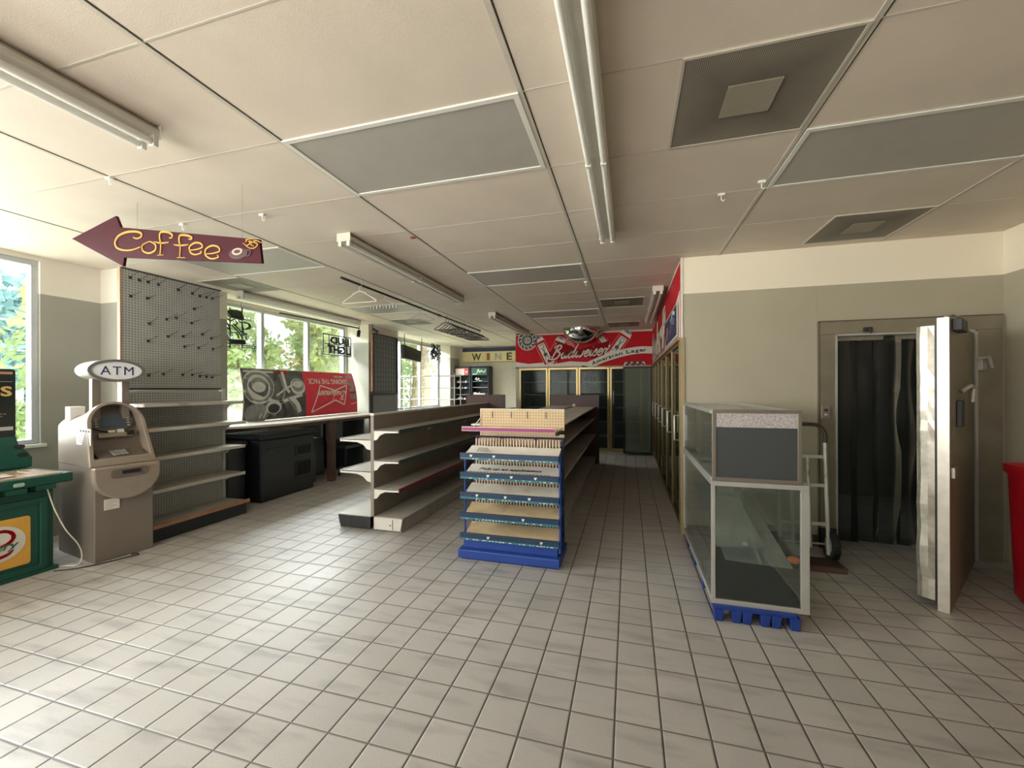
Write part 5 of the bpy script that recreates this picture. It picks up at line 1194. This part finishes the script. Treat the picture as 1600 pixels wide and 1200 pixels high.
t = T('latch_strike', 'metal latch strike on the right side of the walk-in door frame', 'latch', p)
MB().box(-.03, .03, -.03, .015, -.06, .06).build('plate', M_steel, t, bev=.008); MB().tube([(-.06, -.03, .04), (.0, -.06, .05), (.03, -.04, -.04)], .014).build('hook', M_alu, t, smooth_=True)
p = ony(1355, 515, YF-.06); t = T('door_hook', 'small metal closer hook on the lintel over the walk-in doorway', 'hook', p)
MB().box(-.03, .03, -.02, .005, -.02, .02).tube([(0, -.02, 0), (0, -.05, .0), (.0, -.05, -.04)], .008).build('hook_body', M_dark, t, bev=.003)
p = ony(1290, 644, YF-.058); t = T('switch_plate', 'metal switch plate on the left frame of the walk-in doorway', 'switch', p)
MB().box(-.036, .036, -.006, .0, -.058, .058).build('plate', M_steel, t, bev=.003); MB().box(-.012, .012, -.012, -.006, .008, .03).build('toggle', M_dark, t); MB().lathe([(.012, -.006), (.012, .006)], (0, -.01, -.022), 12).build('pilot_lamp', M_white, t)

# red bin
t = T('red_bin', 'large red plastic tub at the right edge of the photo', 'bin', (2.715, 3.35, 0))
pr = []
M_rb = mat('tub_red', '#a30f1e', .35, vary=.05)
def rr3(z, g): return [(x, y, z) for x, y in rrect(-.24+g, .23-g, -.27+g, .27-g, .09)]
lv = [(0.0, .05), (.06, .02), (.5, .01), (.86, .0), (.88, -.015), (.93, -.015), (.93, .0), (.88, .012), (.5, .03), (.08, .04)]
vs = []; fs = []; n = 24
for z, g in lv: vs += rr3(z, g)
for k in range(len(lv)-1):
    for i in range(n): j = (i+1) % n; fs.append((k*n+i, k*n+j, (k+1)*n+j, (k+1)*n+i))
fs += [tuple(range(n))[::-1], tuple(range((len(lv)-1)*n, len(lv)*n))]
MB().add(vs, fs).build('tub', M_rb, t, smooth_=True)
MB().box(-.25, -.235, -.1, .1, .80, .84).build('grip', mat('tub_red', '#a30f1e'), t, bev=.004)
tag(MB().tube([(2.58, 3.4, .97), (2.75, 3.35, .985)], .008).build('dark_stick', M_black), 'dark stick lying across the rim of the red tub', 'stick')

# ================================================================== HAND TRUCK
t = T('hand_truck', 'white metal hand truck leaning by the walk-in door behind the glass case', 'hand truck', (1.45, 4.0, 0))
M_ht = mat('hand_truck_white', '#c9c8bf', .4, .3, vary=.08, dirt=('#6b5a48', 12, .7, .56)); M_htb = mat('handle_brown', '#4f4038', .45)
xl, xr, yb, yt = 1.25, 1.61, 3.98, 4.06
def hp(x, z): return (x, yb+(yt-yb)*z/1.15, z)
mb = MB(); mb.tube(smooth([hp(xr, .05), hp(xr, .5), hp(xr, .98)], sub=3), .016).tube([hp(xl, .05), hp(xl, .98)], .016); mb.build('side_rail', M_ht, t, smooth_=True, **w_)
MB().tube(smooth([hp(xr, .98), hp(xr, 1.06), hp(xr-.04, 1.12), hp(xr-.1, 1.135), hp(xl+.1, 1.135), hp(xl+.04, 1.12), hp(xl, 1.06), hp(xl, .98)], sub=4), .017).build('top_handle', M_htb, t, smooth_=True, **w_)
for z in (.30, .62, .86): MB().box(xl, xr, hp(0, z)[1]-.006, hp(0, z)[1]+.006, z-.014, z+.014).build('cross_bar', M_ht, t, bev=.002, **w_)
mb = MB()
for x in (1.35, 1.48): mb.tube([hp(x, .1), hp(x, .86)], .012)
mb.build('centre_bar', M_ht, t, smooth_=True, **w_)
for x in (xl-.06, xr+.03):
    wh = MB(); F = Frame((x, 4.02, .125), (0, 1, 0), (0, 0, 1)); wh.ring(F, ell(0, 0, .125, .125, 28), ell(0, 0, .07, .07, 28), -.025, .025); w1 = wh.build('wheel', M_black, t, bev=.008, **w_)
    MB().disc(F, 0, 0, .07, .07, -.018, .018).build('hub', M_alu, w1, **w_)
MB().tube([(xl-.06, 4.02, .125), (xr+.05, 4.02, .125)], .01).build('axle', M_steel, t, **w_)
for x in (xl, xr): MB().tube([hp(x, .30), (x, 3.99, .2), (x, 4.0, .06)], .010).build('wheel_brace', M_ht, t, smooth_=True, **w_)
MB().box(xl-.04, xr+.03, 3.74, 3.97, .012, .028).build('toe_plate', mat('rusty_plate', '#3d2d25', .7, .2, vary=.3, scale=12), t, bev=.003, **w_)
MB().box(xl-.03, xr+.02, 3.72, 3.745, .0, .04).build('toe_edge', mat('toe_rust', '#5e4436', .7), t, **w_)

# ================================================================== OUTDOORS
def grass_mat(name, c1, c2, sc):
    m = mat(name, c1, .9, vary=.35, scale=sc, dirt=(c2, sc*.6, .9, .5)); return m
o = MB().box(-60, -5.75, -40, 60, -.12, -.05).build('lawn', grass_mat('grass', '#a0b07c', '#c5c5a5', 1.2)); o['kind'] = 'structure'
o = MB().box(-24, -18, -40, 60, -.05, -.04).build('road', mat('asphalt', '#a8a9a8', .9)); o['kind'] = 'structure'
def leafmat(name, c, tr=.45):
    m = bpy.data.materials.new(name); m.use_nodes = True; nt = m.node_tree; nt.nodes.clear(); L = nt.links.new
    o = N(nt, 'ShaderNodeOutputMaterial'); d = N(nt, 'ShaderNodeBsdfDiffuse'); tl = N(nt, 'ShaderNodeBsdfTranslucent')
    g = N(nt, 'ShaderNodeTexCoord'); n = N(nt, 'ShaderNodeTexNoise'); n.inputs['Scale'].default_value = 1.3; L(g.outputs['Object'], n.inputs['Vector'])
    h = N(nt, 'ShaderNodeHueSaturation'); h.inputs['Color'].default_value = (*lin(c), 1); L(math_(nt, 'ADD', math_(nt, 'MULTIPLY', n.outputs[0], 1.0), .5), h.inputs['Value'])
    L(h.outputs[0], d.inputs[0]); L(h.outputs[0], tl.inputs[0]); mx = N(nt, 'ShaderNodeMixShader'); mx.inputs[0].default_value = tr
    L(d.outputs[0], mx.inputs[1]); L(tl.outputs[0], mx.inputs[2]); L(mx.outputs[0], o.inputs[0]); return m
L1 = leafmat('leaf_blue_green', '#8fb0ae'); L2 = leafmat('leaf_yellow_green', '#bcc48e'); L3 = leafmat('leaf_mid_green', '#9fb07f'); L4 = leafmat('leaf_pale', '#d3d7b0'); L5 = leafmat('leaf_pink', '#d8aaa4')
M_bark = mat('pale_bark', '#9b8a74', .9, vary=.35, scale=5, bump=.8, bscale=12)
def tree(label, x, y, h, r, lm, n=2600, leaf=.14, trunk=.14, z0=.9, cl=9, cat='tree', nm='tree', group='trees outside the windows'):
    t = T(nm, label, cat, (x, y, -.05), 0, group)
    cs = [(random.gauss(0, r*.42), random.gauss(0, r*.42), random.uniform(z0, h-r*.3), random.uniform(.35, .6)*r) for _ in range(cl)]
    vs = []; fs = []
    for i in range(n):
        cx, cy, cz, cr = random.choice(cs); a = random.uniform(0, 2*PI); b = math.acos(random.uniform(-1, 1)); rr = cr*random.uniform(.55, 1)**.5
        p = Vector((cx+rr*math.sin(b)*math.cos(a), cy+rr*math.sin(b)*math.sin(a), max(.05, cz+rr*math.cos(b))))
        s = leaf*random.uniform(.6, 1.4); d1 = Vector((random.gauss(0, 1), random.gauss(0, 1), random.gauss(0, 1))).normalized(); d2 = d1.orthogonal().normalized()
        d2.rotate(Matrix.Rotation(random.uniform(0, 6.28), 3, d1)); d3 = d1.cross(d2)*.5; k = len(vs)
        vs += [p-d2*s, p+d3*s, p+d2*s, p-d3*s]; fs.append((k, k+1, k+2, k+3))
    MB().add(vs, fs).build('foliage', lm, t)
    mb = MB(); mb.tube([(0, 0, 0), (.05, .03, h*.3), (-.04, .05, h*.62)], [trunk, trunk*.8, trunk*.4], 8)
    for cx, cy, cz, cr in cs[:5]: mb.tube([(0, .02, min(cz*.6, h*.5)), (cx*.6, cy*.6, cz*.85), (cx, cy, cz)], [trunk*.4, trunk*.25, trunk*.1], 5)
    mb.build('trunk', M_bark, t)
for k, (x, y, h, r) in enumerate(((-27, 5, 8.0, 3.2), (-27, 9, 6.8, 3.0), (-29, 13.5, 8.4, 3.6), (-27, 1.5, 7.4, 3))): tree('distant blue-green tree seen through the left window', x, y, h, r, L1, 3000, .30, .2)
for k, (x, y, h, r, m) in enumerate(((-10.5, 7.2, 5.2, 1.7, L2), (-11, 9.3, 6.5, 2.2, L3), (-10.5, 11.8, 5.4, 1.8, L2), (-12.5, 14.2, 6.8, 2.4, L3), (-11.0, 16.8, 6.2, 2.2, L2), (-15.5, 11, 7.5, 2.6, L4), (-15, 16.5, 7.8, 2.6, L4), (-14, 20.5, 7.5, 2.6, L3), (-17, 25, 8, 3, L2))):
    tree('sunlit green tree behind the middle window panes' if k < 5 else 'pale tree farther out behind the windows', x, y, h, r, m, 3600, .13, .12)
for k, (x, y, m) in enumerate(((-8.6, 6.6, L2), (-9.0, 8.0, L5), (-8.8, 9.6, L2), (-12, 5.2, L3), (-22, 9.5, L3), (-16.8, 6.2, L2))):
    tree('low bright shrub outside the windows', x, y, 1.25, .8, m, 900, .08, .03, .25, 6, 'shrub', 'shrub', 'low shrubs outside the windows')
t = T('large_tree', 'thick pale tree trunk close outside the far window', 'tree', (-8.6, 15.6, -.05))
MB().tube([(0, 0, 0), (.08, .1, 2), (-.1, 0, 4.2), (.2, .3, 6)], [.48, .38, .34, .3], 16).build('trunk', M_bark, t, smooth_=True)
vs = []; fs = []
for i in range(2500):
    a = random.uniform(0, 6.28); rr = random.uniform(.8, 2.6); p = Vector((rr*math.cos(a), rr*math.sin(a), random.uniform(3.4, 6.4))); s = .13; d1 = Vector((random.gauss(0, 1), random.gauss(0, 1), random.gauss(0, 1))).normalized(); d2 = d1.orthogonal(); d3 = d1.cross(d2)*.5; k = len(vs)
    vs += [p-d2*s, p+d3*s, p+d2*s, p-d3*s]; fs.append((k, k+1, k+2, k+3))
MB().add(vs, fs).build('foliage', L3, t)
t = T('utility_wire', 'thin overhead wires outside the left window', 'wires', (-16, 5, 3))
for z in (3.35, 1.95+.6): MB().tube([(-16, -6, z+.5), (-16, 6, z), (-16, 20, z-.3)], .02, 5).build('wire', M_white, t, **w_)
t = T('roadside_fence', 'pale fence beyond the road outside the left window', 'fence', (-24.5, 8, 0))
for k in range(30): MB().box(-24.55, -24.5, -2+k*.6, -1.7+k*.6, -.05, 1.6).build('slat', mat('fence_pale', '#c9b6ab', .8), t, **w_)
